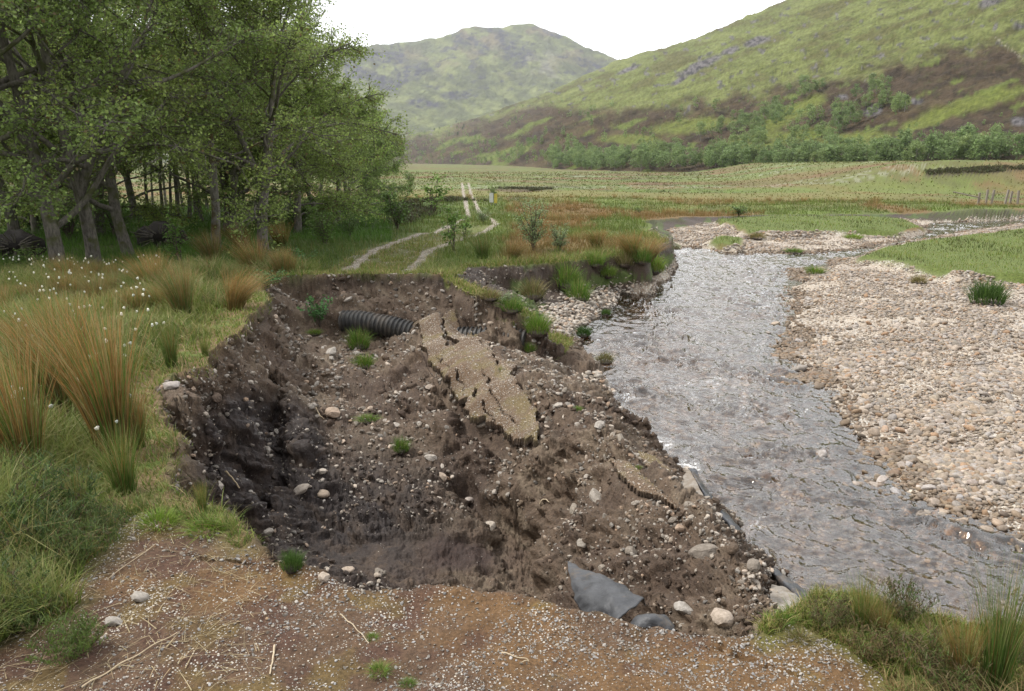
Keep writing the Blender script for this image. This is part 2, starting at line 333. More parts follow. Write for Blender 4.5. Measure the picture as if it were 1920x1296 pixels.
def height(x, y, fine=True):
    x = np.asarray(x, float); y = np.asarray(y, float)
    r = np.hypot(x, y)
    jx = x + .10 * fbm(x * 1.1, y * 1.1, 3, 41) + .035 * fbm(x * 5, y * 5, 3, 42) * sst(40, 15, r)
    jy = y + .10 * fbm(x * 1.1, y * 1.1, 3, 51) + .035 * fbm(x * 5, y * 5, 3, 52) * sst(40, 15, r)
    jx = np.where(r > 18, x + .5 * fbm(x * .35, y * .35, 3, 43), jx)
    zl = land(x, y)
    so = sdpoly(jx, jy, OPEN)
    # scar / mound
    zs = grid_lookup(_G, x, y, -6, 2, GS)
    ss = sdpoly(x, y, SCARZ)
    zs = np.where(ss > 0, np.maximum(np.minimum(zs, -1.5) - ss * 2.6, -2.1), zs)
    zs = np.where(y > 43, -2.1, zs); zs = np.where(x > 11.8, -2.1, zs)
    # spur beside the pipe
    ds, sg, vz = sdline(jx, jy, SPUR_L, SPUR_Z)
    dw = np.maximum(ds - .2, 0); spur = np.where(sg > 0, vz - dw * 3.6, vz - dw * 1.7) - ds * .12
    zs = np.maximum(zs, np.where((ds < 2.2) & (y < 19), spur, -3))
    # river bed and bars
    sr = sdpoly(jx, jy, RIVER)
    zb = np.where(sr < 0, WZ + np.clip(sr * .16, -.3, 0), WZ + np.clip(sr * .1, 0, .16) + np.clip((sr - 2) * .02, 0, .14))
    zb = zb + .035 * fbm(x * .8, y * .8, 3, 61)
    for g in GRASSI:
        sg_ = sdpoly(x + .5 * fbm(x * .3, y * .3, 3, 71), y + .9 * fbm(x * .3, y * .3, 3, 72), g); zb = zb + .3 * sst(.25, -.35, sg_)
    zb = np.where(ss < -0.01, np.minimum(zb, -1.95), zb)
    zi = np.maximum(zs, zb)
    wall = np.where(y < 17, .30, .45) * (1 + .5 * vn2(x * .9, y * .9, 77))
    wall = np.where((x > 2) & (y < 7), 1.1, wall); wall = np.where(y > 36, 1.7, wall)
    t = np.clip(-so / wall, 0, 1)
    tt = t ** .75
    z = zl + (np.minimum(zi, zl) - zl) * tt
    z = np.where(so > 0, zl, z)
    # turf/soil lip slightly raised and rounded
    return z, so, ss, sr, zl
SLABS = [([(768, 614), (792, 627), (789, 650), (806, 680), (837, 710), (875, 751), (867, 766), (882, 787), (912, 789), (942, 802), (980, 826), (1006, 837), (1014, 800), (1002, 762), (987, 736), (957, 702), (972, 684), (939, 669), (924, 654), (897, 631),
    (886, 616), (864, 601), (856, 588), (834, 588), (832, 605), (839, 627), (858, 645), (838, 647), (832, 620), (819, 594), (800, 594)], 'big cracked slab of mossy road surface tilted across the washed-out pit',
    [[(886, 620), (905, 645), (925, 668), (935, 690)], [(900, 690), (915, 715), (925, 745), (950, 775), (975, 800)], [(820, 670), (850, 690), (880, 730), (905, 760), (925, 790)]]),
    ([(1145, 861), (1180, 865), (1215, 896), (1250, 926), (1276, 962), (1241, 939), (1197, 926), (1158, 892)], 'narrow strip of mossy road surface lying on the mound beside the river', [[(1160, 880), (1200, 900), (1245, 930)]]),
    ([(1192, 846), (1228, 856), (1258, 880), (1270, 898), (1232, 890), (1200, 866)], 'small broken plate of road surface on the river crest of the mound', [])]
SLIFT = .05
def on_scar(u, v, lift=SLIFT):
    z = -.6
    for _ in range(10):
        x, y = P(u, v, z + lift); z = .5 * z + .5 * float(grid_lookup(_GSM, np.array(x), np.array(y), -6, 2, GS))
    return float(x), float(y)
SZ = [None, -.66, -.78]                       # the two small plates lie flat on the crest
def slab_pt(u, v, k): return on_scar(u, v) if SZ[k] is None else tuple(float(q) for q in P(u, v, SZ[k]))
SPOLY = [np.array([slab_pt(u, v, k) for (u, v) in SLABS[k][0]]) for k in range(3)]
# polar fan, rows redistributed along the profile so that steep faces get their share of vertices
NC, NR = int(1300*RES), int(1300*RES)
az = np.radians(np.linspace(-47, 47, NC))
DENS = 2000
rr = np.exp(np.linspace(math.log(1.2), math.log(5200), DENS))
cs = slice(0, NC, 6)
RR, AA = np.meshgrid(rr, az[cs], indexing='ij')
Z0 = height(RR * np.sin(AA), RR * np.cos(AA))[0]
dz = np.abs(np.diff(Z0, axis=0)) / RR[1:]; dr = np.diff(RR, axis=0) / RR[1:]
wgt = np.where(RR[1:] < 4, .9, np.where(RR[1:] < 13, 1.9, 1.1)) * np.where(RR[1:] > 60, .4, 1.0)
ds_ = np.sqrt((dr * .30 * wgt) ** 2 + (dz * 1.0) ** 2 * (RR[1:] < 60)) + dr * .05
k = 9; pad = np.pad(ds_, ((0, 0), (k, k)), 'edge'); ds_ = sum(pad[:, i:i + ds_.shape[1]] for i in range(2 * k + 1)) / (2 * k + 1)
cum = np.vstack([np.zeros((1, ds_.shape[1])), np.cumsum(ds_, axis=0)])
Rg0 = np.empty((NR, cum.shape[1]))
for j in range(cum.shape[1]): Rg0[:, j] = np.interp(np.linspace(0, cum[-1, j], NR), cum[:, j], rr)
ci = np.arange(NC) / 6.0; ci = np.clip(ci, 0, cum.shape[1] - 1.001); i0 = ci.astype(int); fr = ci - i0
Rg = Rg0[:, i0] * (1 - fr) + Rg0[:, i0 + 1] * fr
AG = np.broadcast_to(az, Rg.shape)
X = Rg * np.sin(AG); Y = Rg * np.cos(AG)
Z, SO, SS, SR, ZL = height(X, Y)
XW, YW = X.copy(), Y.copy()                     # unwarped positions for region lookup
# masks
m_open = SO < 0
bank_s = sst(.06, -.05, SO) * sst(-1.3, -1.0, SO) * np.where(Y > 36, sst(-1.66, -1.58, Z), sst(-1.5, -1.38, Z))
soil_m = sst(.06, -.05, SO) * sst(.25, -.05, SS)              # eroded soil, 0..1
near = sst(45, 22, Rg)
_jx = XW + .10 * fbm(XW * 1.1, YW * 1.1, 3, 41); _jy = YW + .10 * fbm(XW * 1.1, YW * 1.1, 3, 51)
m_spur = sst(.34, .22, sdline(_jx, _jy, SPUR_L)[0]) * (YW < 17) * (SO < 0) * (YW > 12.5)
def normals(X, Y, Z):
    Pn = np.stack([X, Y, Z], -1)
    du = np.gradient(Pn, axis=1); dv = np.gradient(Pn, axis=0)
    n = np.cross(du, dv); n /= np.linalg.norm(n, axis=-1, keepdims=True) + 1e-12
    return n * np.sign(n[..., 2:3] + 1e-9)
Nn = normals(X, Y, Z)
steep = 1 - np.clip(Nn[..., 2], 0, 1)
m_spur = m_spur * sst(.35, .12, steep); soil_m = soil_m * (1 - m_spur)
far_wall = sst(.04, .12, steep) * (Y > 30) * (SO < .1) * (SO > -1.5) * (Z > WZ + .03)
# rough broken soil: lumps, clods, vertical gullies on steep faces (displaced along the normal -> small overhangs)
pw = (X * .8 + Z * .6, Y * .8 + Z * 1.1)
lump = .10 * (bil(X * 3.3, Z * 4.5, 3, 108, .6) - .5) * steep * sst(11, 14, Y) + fbm(pw[0] * 1.7, pw[1] * 1.7, 3, 100) * .11 + (bil(pw[0] * 2.2, pw[1] * 2.2, 2, 105) - .5) * .09 * sst(-.2, .4, fbm(X * .9, Y * .9, 2, 106))
clod = (bil(pw[0] * 5.5, pw[1] * 5.5, 4, 120, .6) - .45) * .12
fine_ = (bil(pw[0] * 21, pw[1] * 21, 3, 140, .6) - .45) * .045
gully = vn2(X * 5 + Y * 3.2, Z * .8 + Y * .3, 160) * .17 * steep * sst(13, 10, Y)
rough_zone = .55 + .45 * sst(-.2, .3, fbm(X * .7, Y * .7, 2, 170))
_fu, _fv = proj(X, Y, Z)
mudf = sst(1.0, .5, np.hypot((_fu - 770) / 215, (_fv - 1045) / 62) + .35 * fbm(X * 2, Y * 2, 3, 171)) * (Z < -1.2)     # smooth wet peat on the pit floor
am = soil_m * near * (1 - .6 * mudf)
sl_m = np.maximum.reduce([sst(.12, -.02, sdpoly(X, Y, p_)) for p_ in SPOLY]) * (Y < 18)
am = am * (1 - .9 * sl_m); _zs = grid_lookup(_GSM, X, Y, -6, 2, GS) - .03; Z = np.where(sl_m > .5, np.minimum(Z, _zs), Z)
for k_ in (1, 2):
    q_ = sst(.16, .0, sdpoly(X, Y, SPOLY[k_])) * (Y < 12); Z = Z + (SZ[k_] - .035 - Z) * q_
disp = (lump + clod * rough_zone + fine_ + gully * 1.0) * am
gb = (SS > .1) | (SO > 0)
ground_n = .014 * fbm(X * 7, Y * 7, 3, 180) * sst(20, 8, Rg) * (1 - soil_m)
disp = disp + ground_n
X = X + Nn[..., 0] * disp; Y = Y + Nn[..., 1] * disp; Z = Z + Nn[..., 2] * disp
# hummocky plain
hum = .16 * fbm(X * .22, Y * .22, 4, 190) * sst(16, 40, Rg) * (SO > 0.3) * sst(.3, 2, SO)
Z = Z + hum
for cpts in CRACKS:                              # tension cracks in the old road surface
    d, _, _ = sdline(X + .012 * vn2(X * 16, Y * 16, 3), Y + .012 * vn2(X * 16, Y * 16, 4), cpts); Z = Z - .09 * sst(.016, .004, d) * (SO > -.02)
Z = np.where(SO > 0, Z + .02 * sst(.12, 0.0, SO) * (Rg < 18), Z)
Nn = normals(X, Y, Z)
# lookup of finished height for scattering
def ground_z(x, y):
    x = np.asarray(x, float); y = np.asarray(y, float)
    r = np.hypot(x, y); a = np.arctan2(x, y)
    j = np.clip((a - az[0]) / (az[1] - az[0]), 0, NC - 1.001).astype(int)
    out = np.zeros(x.shape); 
    jf = j.ravel(); rf = r.ravel(); of = out.ravel(); idx = np.argsort(jf, kind='stable')
    js, st = np.unique(jf[idx], return_index=True); st = np.append(st, len(idx))
    for q, jj in enumerate(js):
        sel = idx[st[q]:st[q + 1]]; of[sel] = np.interp(rf[sel], Rg[:, jj], Z[:, jj])
    return of.reshape(x.shape)

# ------------------------------------------------------------------ surface colours (albedo only)
def lerp(a, b, t): return a + (np.asarray(b) - a) * t[..., None]
rows, cols = X.shape
C = np.zeros((rows, cols, 3)) + (.10, .118, .034)                       # meadow base
U, V = proj(X, Y, Z)
f1 = fbm(X * .12, Y * .05, 4, 200); f2 = fbm(X * .5, Y * .35, 4, 210); f3 = fbm(X * .035, Y * .03, 3, 220)
C = lerp(C, (.125, .175, .035), sst(-.25, .35, f2) * .8)
C = lerp(C, (.17, .10, .045), sst(.02, .3, f1 + .35 * f2) * .85 * sst(16, 30, Rg))              # rust coloured rush and deer grass
C = lerp(C, (.055, .042, .026), sst(.12, .34, fbm(X * .1 + 9, Y * .045, 4, 230) + .3 * f2) * sst(45, 62, Y) * sst(26, 4, X - .25 * (Y - 60)) * .85)  # heather
C = lerp(C, (.15, .18, .045), sst(.05, .3, f3) * sst(24, 44, Rg) * .6); C = lerp(C, (.20, .14, .065), sst(.05, .3, fbm(X * .02 + 7, Y * .03, 4, 235)) * sst(50, 75, Y) * .4)
far = sst(85, 130, Y)
band = sst(.0, .25, fbm(X * .012, Y * .035, 3, 240))
C = lerp(C, (.15, .10, .05), far * band * .6); C = lerp(C, (.12, .15, .045), far * (1 - band) * .6)
wf = sst(.25, .34, fbm(X * .02 + 4, Y * .05, 5, 250)) * sst(90, 110, Y) * sst(280, 200, Y)
C = lerp(C, (.33, .33, .25), wf * sst(.0, .3, fbm(X * 1.2, Y * .4, 3, 251)) * .45)                  # drifts of cotton grass
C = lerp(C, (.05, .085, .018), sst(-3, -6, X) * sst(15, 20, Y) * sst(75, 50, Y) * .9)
C = lerp(C, (.11, .14, .035), (SR > 0) * sst(0, -.4, np.minimum.reduce([sdpoly(XW, YW, g) for g in GRASSI])))
# old road: mossy gravel, and the two-wheel track beyond
ROADN = poly([(-700, 1500, 0), (-60, 1250, 0), (60, 1130, 0), (190, 1010, 0), (300, 960, 0), (470, 1010, 0), (900, 1060, 0), (1440, 1165, 0), (1560, 1185, 0), (1640, 1240, 0), (1760, 1420, 0), (2600, 2600, 0), (-3000, 2600, 0)])
s_road = sdpoly(XW + .25 * fbm(XW * 1.5, YW * 1.5, 3, 260), YW + .25 * fbm(XW * 1.5, YW * 1.5, 3, 261), ROADN)
m_road = sst(.15, -.25, s_road) * (SO > -.03)
moss = fbm(XW * 1.1, YW * 1.1, 4, 270)
RC = np.zeros_like(C) + (.10, .062, .038)
RC = lerp(RC, (.135, .078, .036), sst(-.2, .3, moss + .5 * sst(-1, 1.2, XW)))
RC = lerp(RC, (.07, .036, .026), sst(.0, .5, fbm(XW * 3, YW * 3, 4, 280) - .2 * XW) * .7)
RC = lerp(RC, (.14, .105, .028), sst(.12, .4, fbm(XW * 1.9, YW * 1.9, 4, 290)) * .45)
C = lerp(C, RC * 1.0, m_road) if False else C + (RC - C) * m_road[..., None]
trL = poly([(560, 530, 0), (612, 506, 0), (650, 482, -.2), (700, 460, -.5), (760, 443, -.64), (815, 430, -.68), (850, 420, -.78), (878, 408, -1.0), (876, 395, -1.15), (870, 370, -1.2), (866, 343, -1.42)])
trR = poly([(720, 520, 0), (745, 500, -.03), (770, 482, -.2), (800, 462, -.5), (850, 446, -.62), (900, 432, -.68), (930, 420, -.78), (915, 408, -1.0), (897, 395, -1.15), (885, 370, -1.2), (878, 343, -1.42)])
jx = XW + .06 * fbm(XW * 3, YW * 3, 3, 300)
dL = sdline(jx, YW, trL)[0]; dR = sdline(jx, YW, trR)[0]
wv = .8 + .3 * fbm(XW * .8, YW * .8, 2, 301)
m_trk = np.maximum(sst(.27, .12, dL / wv + .06 * vn2(XW * 4, YW * 4, 5)), sst(.26, .10, dR / wv + .08 * vn2(XW * 4, YW * 4, 6)) * np.where(YW < 30, .75, 1)) * (SO > 0)
cen = sdline(jx, YW, (trL + trR) / 2)[0]; m_ver = sst(1.6, .9, cen) * (SO > 0) * sst(50, 20, YW)
C = C + (np.array((.16, .125, .06)) - C) * (m_ver * (.35 + .45 * sst(-.1, .3, f2 + fbm(XW * 3, YW * 3, 3, 302))))[..., None]
TC = np.zeros_like(C) + (.19, .15, .11); TC = lerp(TC, (.29, .25, .2), sst(-.2, .3, fbm(XW * 6, YW * 4, 3, 303)))
C = C + (TC - C) * m_trk[..., None]
# bare rim along the left edge
rim = sst(1.15, .35, SO + .35 * fbm(XW * 1.2, YW * 1.2, 3, 309)) * (SO > -.05) * (XW < -1.4) * (YW < 16) * (1 - m_road)
C = C + (np.array((.17, .12, .06)) - C) * (rim * sst(-.6, .1, fbm(XW * 2.6, YW * 2.6, 3, 310)))[..., None]
# eroded soil
g1 = fbm(XW * .8, YW * .8, 4, 320); g2 = fbm((X + Z) * 4, (Y - Z) * 4, 4, 330)
S = np.zeros_like(C) + (.12, .083, .056)
S = lerp(S, (.19, .145, .10), sst(-.1, .45, g2 + .35 * g1) * .8)
S = lerp(S, (.055, .034, .024), sst(.0, .4, -g1 + .6 * g2) * .6)
peat = sst(0, 1, 1.2 - np.hypot((U - 640) / 300, (V - 970) / 200)) + sst(0, .5, 1.1 - np.hypot((U - 480) / 140, (V - 840) / 130))
S = lerp(S, (.030, .021, .018), np.clip(peat, 0, 1) * (.65 + .35 * sst(-.4, .2, g2)))
S = lerp(S, (.035, .019, .016), mudf * sst(760, 830, U) * .8)
topsoil = sst(-.32, -.1, Z - ZL)
S = lerp(S, (.04, .026, .018), topsoil * .7 * (YW > 10))                                                # dark humus under the turf
bank = (YW > 17.5) * 1.0
S = lerp(S, (.042, .026, .016), bank * .85)
S = lerp(S, (.30, .26, .21), sst(-1.48, -1.6, Z) * (YW > 12.5) * (SS < .3) * sst(-.3, .2, g2) * .7)
S = lerp(S, (.07, .11, .02), bank * sst(.1, .4, fbm(XW * .9, Z * 2, 3, 340)) * .8 * (Z > -1.45))
C = C + (S - C) * np.maximum(soil_m, bank_s * (1 - m_spur))[..., None]
C = C + (np.array((.07, .075, .03)) - C) * far_wall[..., None]
C = C + (np.array((.17, .17, .05)) - C) * m_spur[..., None]
# gravel and river bed
bar = (SO < 0) & (SS > 0.0)
gsi = np.minimum.reduce([sdpoly(XW, YW, g) for g in GRASSI])
m_bar = (sst(.0, -.15, SO) * sst(-.1, .15, SS)) * sst(-.3, .15, gsi) * (1 - bank_s) * (1 - far_wall)
B = np.zeros_like(C) + (.34, .28, .22)
B = lerp(B, (.46, .39, .31), sst(-.2, .3, fbm(XW * 2, YW * 2, 3, 350)))
B = lerp(B, (.26, .21, .17), sst(.1, .4, fbm(XW * .4, YW * .4, 3, 351)) * .5)
B = lerp(B, (.17, .12, .08), sst(WZ + .02, WZ - .05, Z))
B = lerp(B, (.05, .045, .02), sst(40, 44, YW) * (XW < 12) * sst(WZ + .02, WZ - .03, Z))
C = C + (B - C) * m_bar[..., None]
tb = (U > 1735) & (np.abs(V - np.interp(U, [1735, 1800, 1920, 2100], [328, 322, 318, 318]) - 3 * fbm(X * .15, Y * .15, 3, 355)) < 2.6 + 2.5 * fbm(X * .12, Y * .12, 3, 356)) & (Rg > 90); C[tb] = (.065, .052, .032)
C *= (1 + .16 * fbm(X * 9, Y * 9, 3, 360))[..., None]

M_GROUND = mat_soil('meadow_soil', nscale=14, bump=.7, bdist=.05, fine=(.6, 1.35))
M_ROAD = mat_soil('mossy_gravel', nscale=55, bump=.7, bdist=.02, chips=-.05, cscale=80, fine=(.55, 1.5))
M_SOIL = mat_soil('broken_soil', nscale=38, bump=.8, bdist=.03, fine=(.55, 1.4), rough=.75, spec=.35, chips=-.30, cscale=34)
M_BAR = mat_soil('river_gravel', nscale=20, bump=.8, bdist=.03, fine=(.55, 1.35), chips=.2, cscale=19)
M_TRACK = mat_soil('track_gravel', nscale=30, bump=.6, bdist=.02, fine=(.7, 1.25), chips=.2, cscale=30)
idx = np.arange(rows * cols).reshape(rows, cols)
Q = np.stack([idx[:-1, :-1], idx[:-1, 1:], idx[1:, 1:], idx[1:, :-1]], -1).reshape(-1, 4)
def fq(m): return (m[:-1, :-1] > .5).ravel()
reg = np.zeros(len(Q), int)
reg[fq(m_road)] = 1; reg[fq(m_trk)] = 4; reg[fq(np.maximum(soil_m, bank_s * (1 - m_spur)))] = 2; reg[fq(m_bar)] = 3
VV = np.stack([X, Y, Z], -1).reshape(-1, 3); CC = C.reshape(-1, 3)
for k, (nm, mt) in enumerate([('ground', M_GROUND), ('road', M_ROAD), ('washed_out_soil', M_SOIL), ('river_bed', M_BAR), ('track', M_TRACK)]):
    q = Q[reg == k]; uq, inv = np.unique(q.ravel(), return_inverse=True)
    o = obj(nm, mesh(nm, VV[uq], inv.reshape(-1, 4)[:, ::-1] if False else inv.reshape(-1, 4), mt, CC[uq])); tag(o, kind='structure')
# ground behind and beside the camera, outside the fan
def flat_sheet():
    th = np.radians(np.linspace(47, 313, 90)); r = np.array([1.2, 3, 6, 12, 30, 80, 300, 1200, 3000.])
    R_, T_ = np.meshgrid(r, th, indexing='ij'); x = R_ * np.sin(T_); y = R_ * np.cos(T_); z = land(x, y) - .01
    z = np.where(x > 5, np.minimum(z, -1.5), z)
    i = np.arange(x.size).reshape(x.shape); q = np.stack([i[:-1, :-1], i[:-1, 1:], i[1:, 1:], i[1:, :-1]], -1).reshape(-1, 4)
    th2 = np.radians(np.linspace(0, 360, 60)); V2 = np.stack([1.25 * np.sin(th2), 1.25 * np.cos(th2), -.012 + 0 * th2], 1)
    V_ = np.stack([x, y, z], -1).reshape(-1, 3)
    c = np.zeros_like(V_) + (.09, .12, .03); c[np.hypot(V_[:, 0], V_[:, 1]) < 3.2] = (.11, .065, .035)
    tag(obj('surrounding_ground', mesh('surrounding_ground', V_, q, M_GROUND, c)), kind='structure')
    tag(obj('road_underfoot', mesh('road_underfoot', V2, np.arange(60)[None, :], M_ROAD, np.zeros((60, 3)) + (.11, .065, .035))), kind='structure')
flat_sheet()

# ------------------------------------------------------------------ water
def build_water():
    nc, nr = 900, 800
    a = np.radians(np.linspace(-2, 47, nc)); r = np.exp(np.linspace(math.log(3.2), math.log(75), nr))
    R_, A_ = np.meshgrid(r, a, indexing='ij'); x = R_ * np.sin(A_); y = R_ * np.cos(A_)
    s = sdpoly(x, y, RIVER)
    # flow runs roughly along the valley, ripples stretched across it
    calm = sst(30, 34, y) * sst(1262, 1235, proj(x, y, x * 0 + WZ)[0])
    wx, wy = x + .35 * fbm(x * .8, y * .8, 2, 400), y + .35 * fbm(x * .8, y * .8, 2, 401)
    h = .034 * fbm(wx * 2.0, wy * 2.6, 3, 402, .5) + .055 * (bil(wx * 2.9 + y * .6, wy * 2.5, 3, 410, .5) - .5) ** 1 + .016 * (bil(wx * 6.5, wy * 6, 2, 415, .5) - .5) + .007 * (bil(wx * 13, wy * 11, 2, 412, .55) - .5)
    rif = sst(-.1, .4, fbm(x * .5, y * .5, 3, 430))
    h *= (.75 + 1.0 * rif) * (1 - .93 * calm) * sst(.0, -.5, s)
    z = WZ + h
    i = np.arange(x.size).reshape(x.shape); q = np.stack([i[:-1, :-1], i[:-1, 1:], i[1:, 1:], i[1:, :-1]], -1)
    keep = (s[:-1, :-1] < .8) & (sdpoly(x, y, SCARZ)[:-1, :-1] > -1.2); q = q[keep]
    uq, inv = np.unique(q.ravel(), return_inverse=True)
    foam = .6 * sst(.68, .9, bil(wx * 3.1, wy * 2.6, 3, 440)) * sst(.15, .5, fbm(x * .45 + 3, y * .45, 2, 441)) * sst(-.2, -.7, s) * (1 - calm)
    for (u, v, w_) in [(1232, 830, .35), (1285, 872, .3), (1270, 472, .8), (1330, 470, .6), (1760, 430, .8), (1300, 462, .5), (1180, 745, .25)]:
        cx, cy = P(u, v, WZ); foam = np.maximum(foam, sst(w_, w_ * .3, np.hypot(x - cx, y - cy)) * (.35 + .6 * sst(-.1, .3, vn2(x * 9, y * 9, 7))))
    col = np.stack([foam] * 3, -1).reshape(-1, 3)
    m, nt, b = new_mat('river_water'); L = nt.links.new
    nt.nodes.remove(b)
    at = N(nt, 'ShaderNodeAttribute', attribute_name='Col'); t = N(nt, 'ShaderNodeTexCoord')
    n1 = N(nt, 'ShaderNodeTexNoise', Scale=8.0, Detail=2.0, Distortion=1.2); L(t.outputs['Object'], n1.inputs['Vector'])
    bm = N(nt, 'ShaderNodeBump', Strength=.5, Distance=.02); L(n1.outputs[0], bm.inputs['Height'])
    fr_ = N(nt, 'ShaderNodeFresnel', IOR=1.95); L(bm.outputs[0], fr_.inputs['Normal'])
    gl = N(nt, 'ShaderNodeBsdfGlossy', Roughness=.08, Color=(.98, .965, .94, 1)); L(bm.outputs[0], gl.inputs['Normal'])
    tr = N(nt, 'ShaderNodeBsdfTransparent'); tr.inputs[0].default_value = (.74, .60, .46, 1)
    ms = N(nt, 'ShaderNodeMixShader'); L(fr_.outputs[0], ms.inputs[0]); L(tr.outputs[0], ms.inputs[1]); L(gl.outputs[0], ms.inputs[2])
    df = N(nt, 'ShaderNodeBsdfDiffuse'); df.inputs[0].default_value = (.8, .8, .79, 1)
    fm = N(nt, 'ShaderNodeMath', operation='MULTIPLY'); n3 = N(nt, 'ShaderNodeTexNoise', Scale=30.0, Detail=4.0); L(t.outputs['Object'], n3.inputs['Vector'])
    mr = N(nt, 'ShaderNodeMapRange'); mr.inputs['From Min'].default_value = .45; mr.inputs['From Max'].default_value = .6; L(n3.outputs[0], mr.inputs['Value'])
    L(at.outputs['Fac'], fm.inputs[0]); L(mr.outputs[0], fm.inputs[1])
    m2 = N(nt, 'ShaderNodeMixShader'); L(fm.outputs[0], m2.inputs[0]); L(ms.outputs[0], m2.inputs[1]); L(df.outputs[0], m2.inputs[2])
    L(m2.outputs[0], nt.nodes['Material Output'].inputs[0])
    tag(obj('river_water', mesh('river_water', np.stack([x, y, z], -1).reshape(-1, 3)[uq], inv.reshape(-1, 4), m, col[uq])), kind='structure')
build_water()
# ------------------------------------------------------------------ scatter on the finished ground
rng = np.random.default_rng(11)
_dr = np.gradient(Rg, axis=0); _dz = np.gradient(ZL * 0 + Z, axis=0); _px = np.gradient(Z, axis=1)
AREA = np.hypot(_dr, np.clip(_dz, -.1, .1)) * np.hypot(Rg * (az[1] - az[0]), np.clip(_px, -.05, .05))
def scatter(n, w, jit=1.0, k=2.0):
    """n points over the ground surface, density ~ w / distance^k; returns pos, normal, (i,j)"""
    w = (w * AREA / Rg ** k)[:-1, :-1]; w = np.clip(w, 0, None).ravel().astype(float); c = np.cumsum(w)
    k = np.searchsorted(c, rng.random(n) * c[-1]); k = np.clip(k, 0, len(w) - 1)
    i, j = np.divmod(k, cols - 1); a = rng.random(n)[:, None] * jit; b = rng.random(n)[:, None] * jit
    G = lambda A, B: np.stack([X[A, B], Y[A, B], Z[A, B]], -1)
    p = (G(i, j) * (1 - a) + G(i + 1, j) * a) * (1 - b) + (G(i, j + 1) * (1 - a) + G(i + 1, j + 1) * a) * b
    return p, Nn[i, j], i, j
Rg2 = np.hypot(X, Y)
inview = (U > -160) & (U < 2080) & (V < 1420)
# area of a grid cell on the ground -> weights per square metre
dxr = np.abs(np.gradient(Rg2, axis=0)); CELL = dxr * Rg2 * (az[1] - az[0])
def top_z(x, y): return ground_z(np.atleast_1d(x), np.atleast_1d(y))
def on_ground(u, v, z0=-.5, off=0.0):
    """where the ray through photo pixel (u,v) meets the ground"""
    dx, dy, dz = ray(u, v); t = np.linspace(2.6, 160, 9000) if v < 600 else np.linspace(2.6, 22, 5000)
    h = ground_z(dx * t, dy * t); k = np.argmax(EYE + dz * t < h + off)
    return Vector((float(dx * t[k]), float(dy * t[k]), float(h[k])))

# ------------------------------------------------------------------ stones
def ico(sub):
    import bmesh
    bm = bmesh.new(); bmesh.ops.create_icosphere(bm, subdivisions=sub, radius=1.0)
    v = np.array([x.co[:] for x in bm.verts]); f = np.array([[y.index for y in x.verts] for x in bm.faces]); bm.free(); return v, f
IC1, IC2, IC3 = ico(1), ico(2), ico(3)
def stone_shape(seed, base, angular=.6, flat=.6):
    r = np.random.default_rng(seed); v = base[0].copy()
    if angular > 0:                                     # cut by random planes -> broken faces
        for k in range(int(5 + 9 * angular)):
            n = r.normal(size=3); n /= np.linalg.norm(n); d = r.uniform(.62, .92)
            s = v @ n; v = v - np.where(s > d, (s - d), 0)[:, None] * n * .96
    v += .05 * np.stack([fbm(v[:, 0] * 2 + seed, v[:, 1] * 2 + v[:, 2], 2, k) for k in (1, 2, 3)], 1)
    return v * np.array([r.uniform(.85, 1.15), r.uniform(.62, .95), flat * r.uniform(.75, 1.2)])
def mat_stone(name, stops, rough=.75, use_col=False, scale=7, wetz=None):
    m, nt, b = new_mat(name); L = nt.links.new
    t = N(nt, 'ShaderNodeTexCoord'); oi = N(nt, 'ShaderNodeObjectInfo')
    if use_col: base = N(nt, 'ShaderNodeAttribute', attribute_name='Col').outputs['Color']
    else: base = ramp(nt, oi.outputs['Random'], stops)
    n1 = N(nt, 'ShaderNodeTexNoise', Scale=float(scale), Detail=6.0, Roughness=.7); L(t.outputs['Object'], n1.inputs['Vector'])
    c = mulcol(nt, base, ramp(nt, n1.outputs[0], [(.3, (.62, .6, .57)), (.65, (1.18, 1.18, 1.2))]))
    bm = N(nt, 'ShaderNodeBump', Strength=.5, Distance=.03); L(n1.outputs[0], bm.inputs['Height'])
    L(c, b.inputs['Base Color']); L(bm.outputs[0], b.inputs['Normal']); b.inputs['Roughness'].default_value = rough
    b.inputs['Specular IOR Level'].default_value = .3
    return m
GREY = [(0, (.20, .17, .14)), (.25, (.30, .26, .21)), (.5, (.38, .35, .31)), (.75, (.45, .39, .32)), (1, (.36, .25, .17))]
WARM = [(0, (.33, .26, .19)), (.2, (.38, .32, .27)), (.4, (.27, .24, .21)), (.58, (.40, .34, .27)), (.66, (.38, .25, .16)), (.74, (.34, .32, .31)), (1, (.45, .39, .34))]
M_STONE = mat_stone('grey_stone', GREY, scale=3)
M_COB = mat_stone('river_cobble', WARM, scale=2.5)
M_STUFF = mat_stone('small_stones', None, use_col=True, scale=25)
def stopcol(stops, t):
    p = [s[0] for s in stops]; return np.stack([np.interp(t, p, [s[1][k] for s in stops]) for k in range(3)], -1)
ANG = [mesh('stone', stone_shape(s, IC3, .9, .72), IC3[1], M_STONE, smooth=False) for s in range(9)]
for me in ANG: me.polygons.foreach_set('use_smooth', np.zeros(len(me.polygons), bool))
RND = [mesh('cobble', stone_shape(50 + s, IC3, .5, .5), IC3[1], M_COB, smooth=True) for s in range(9)]
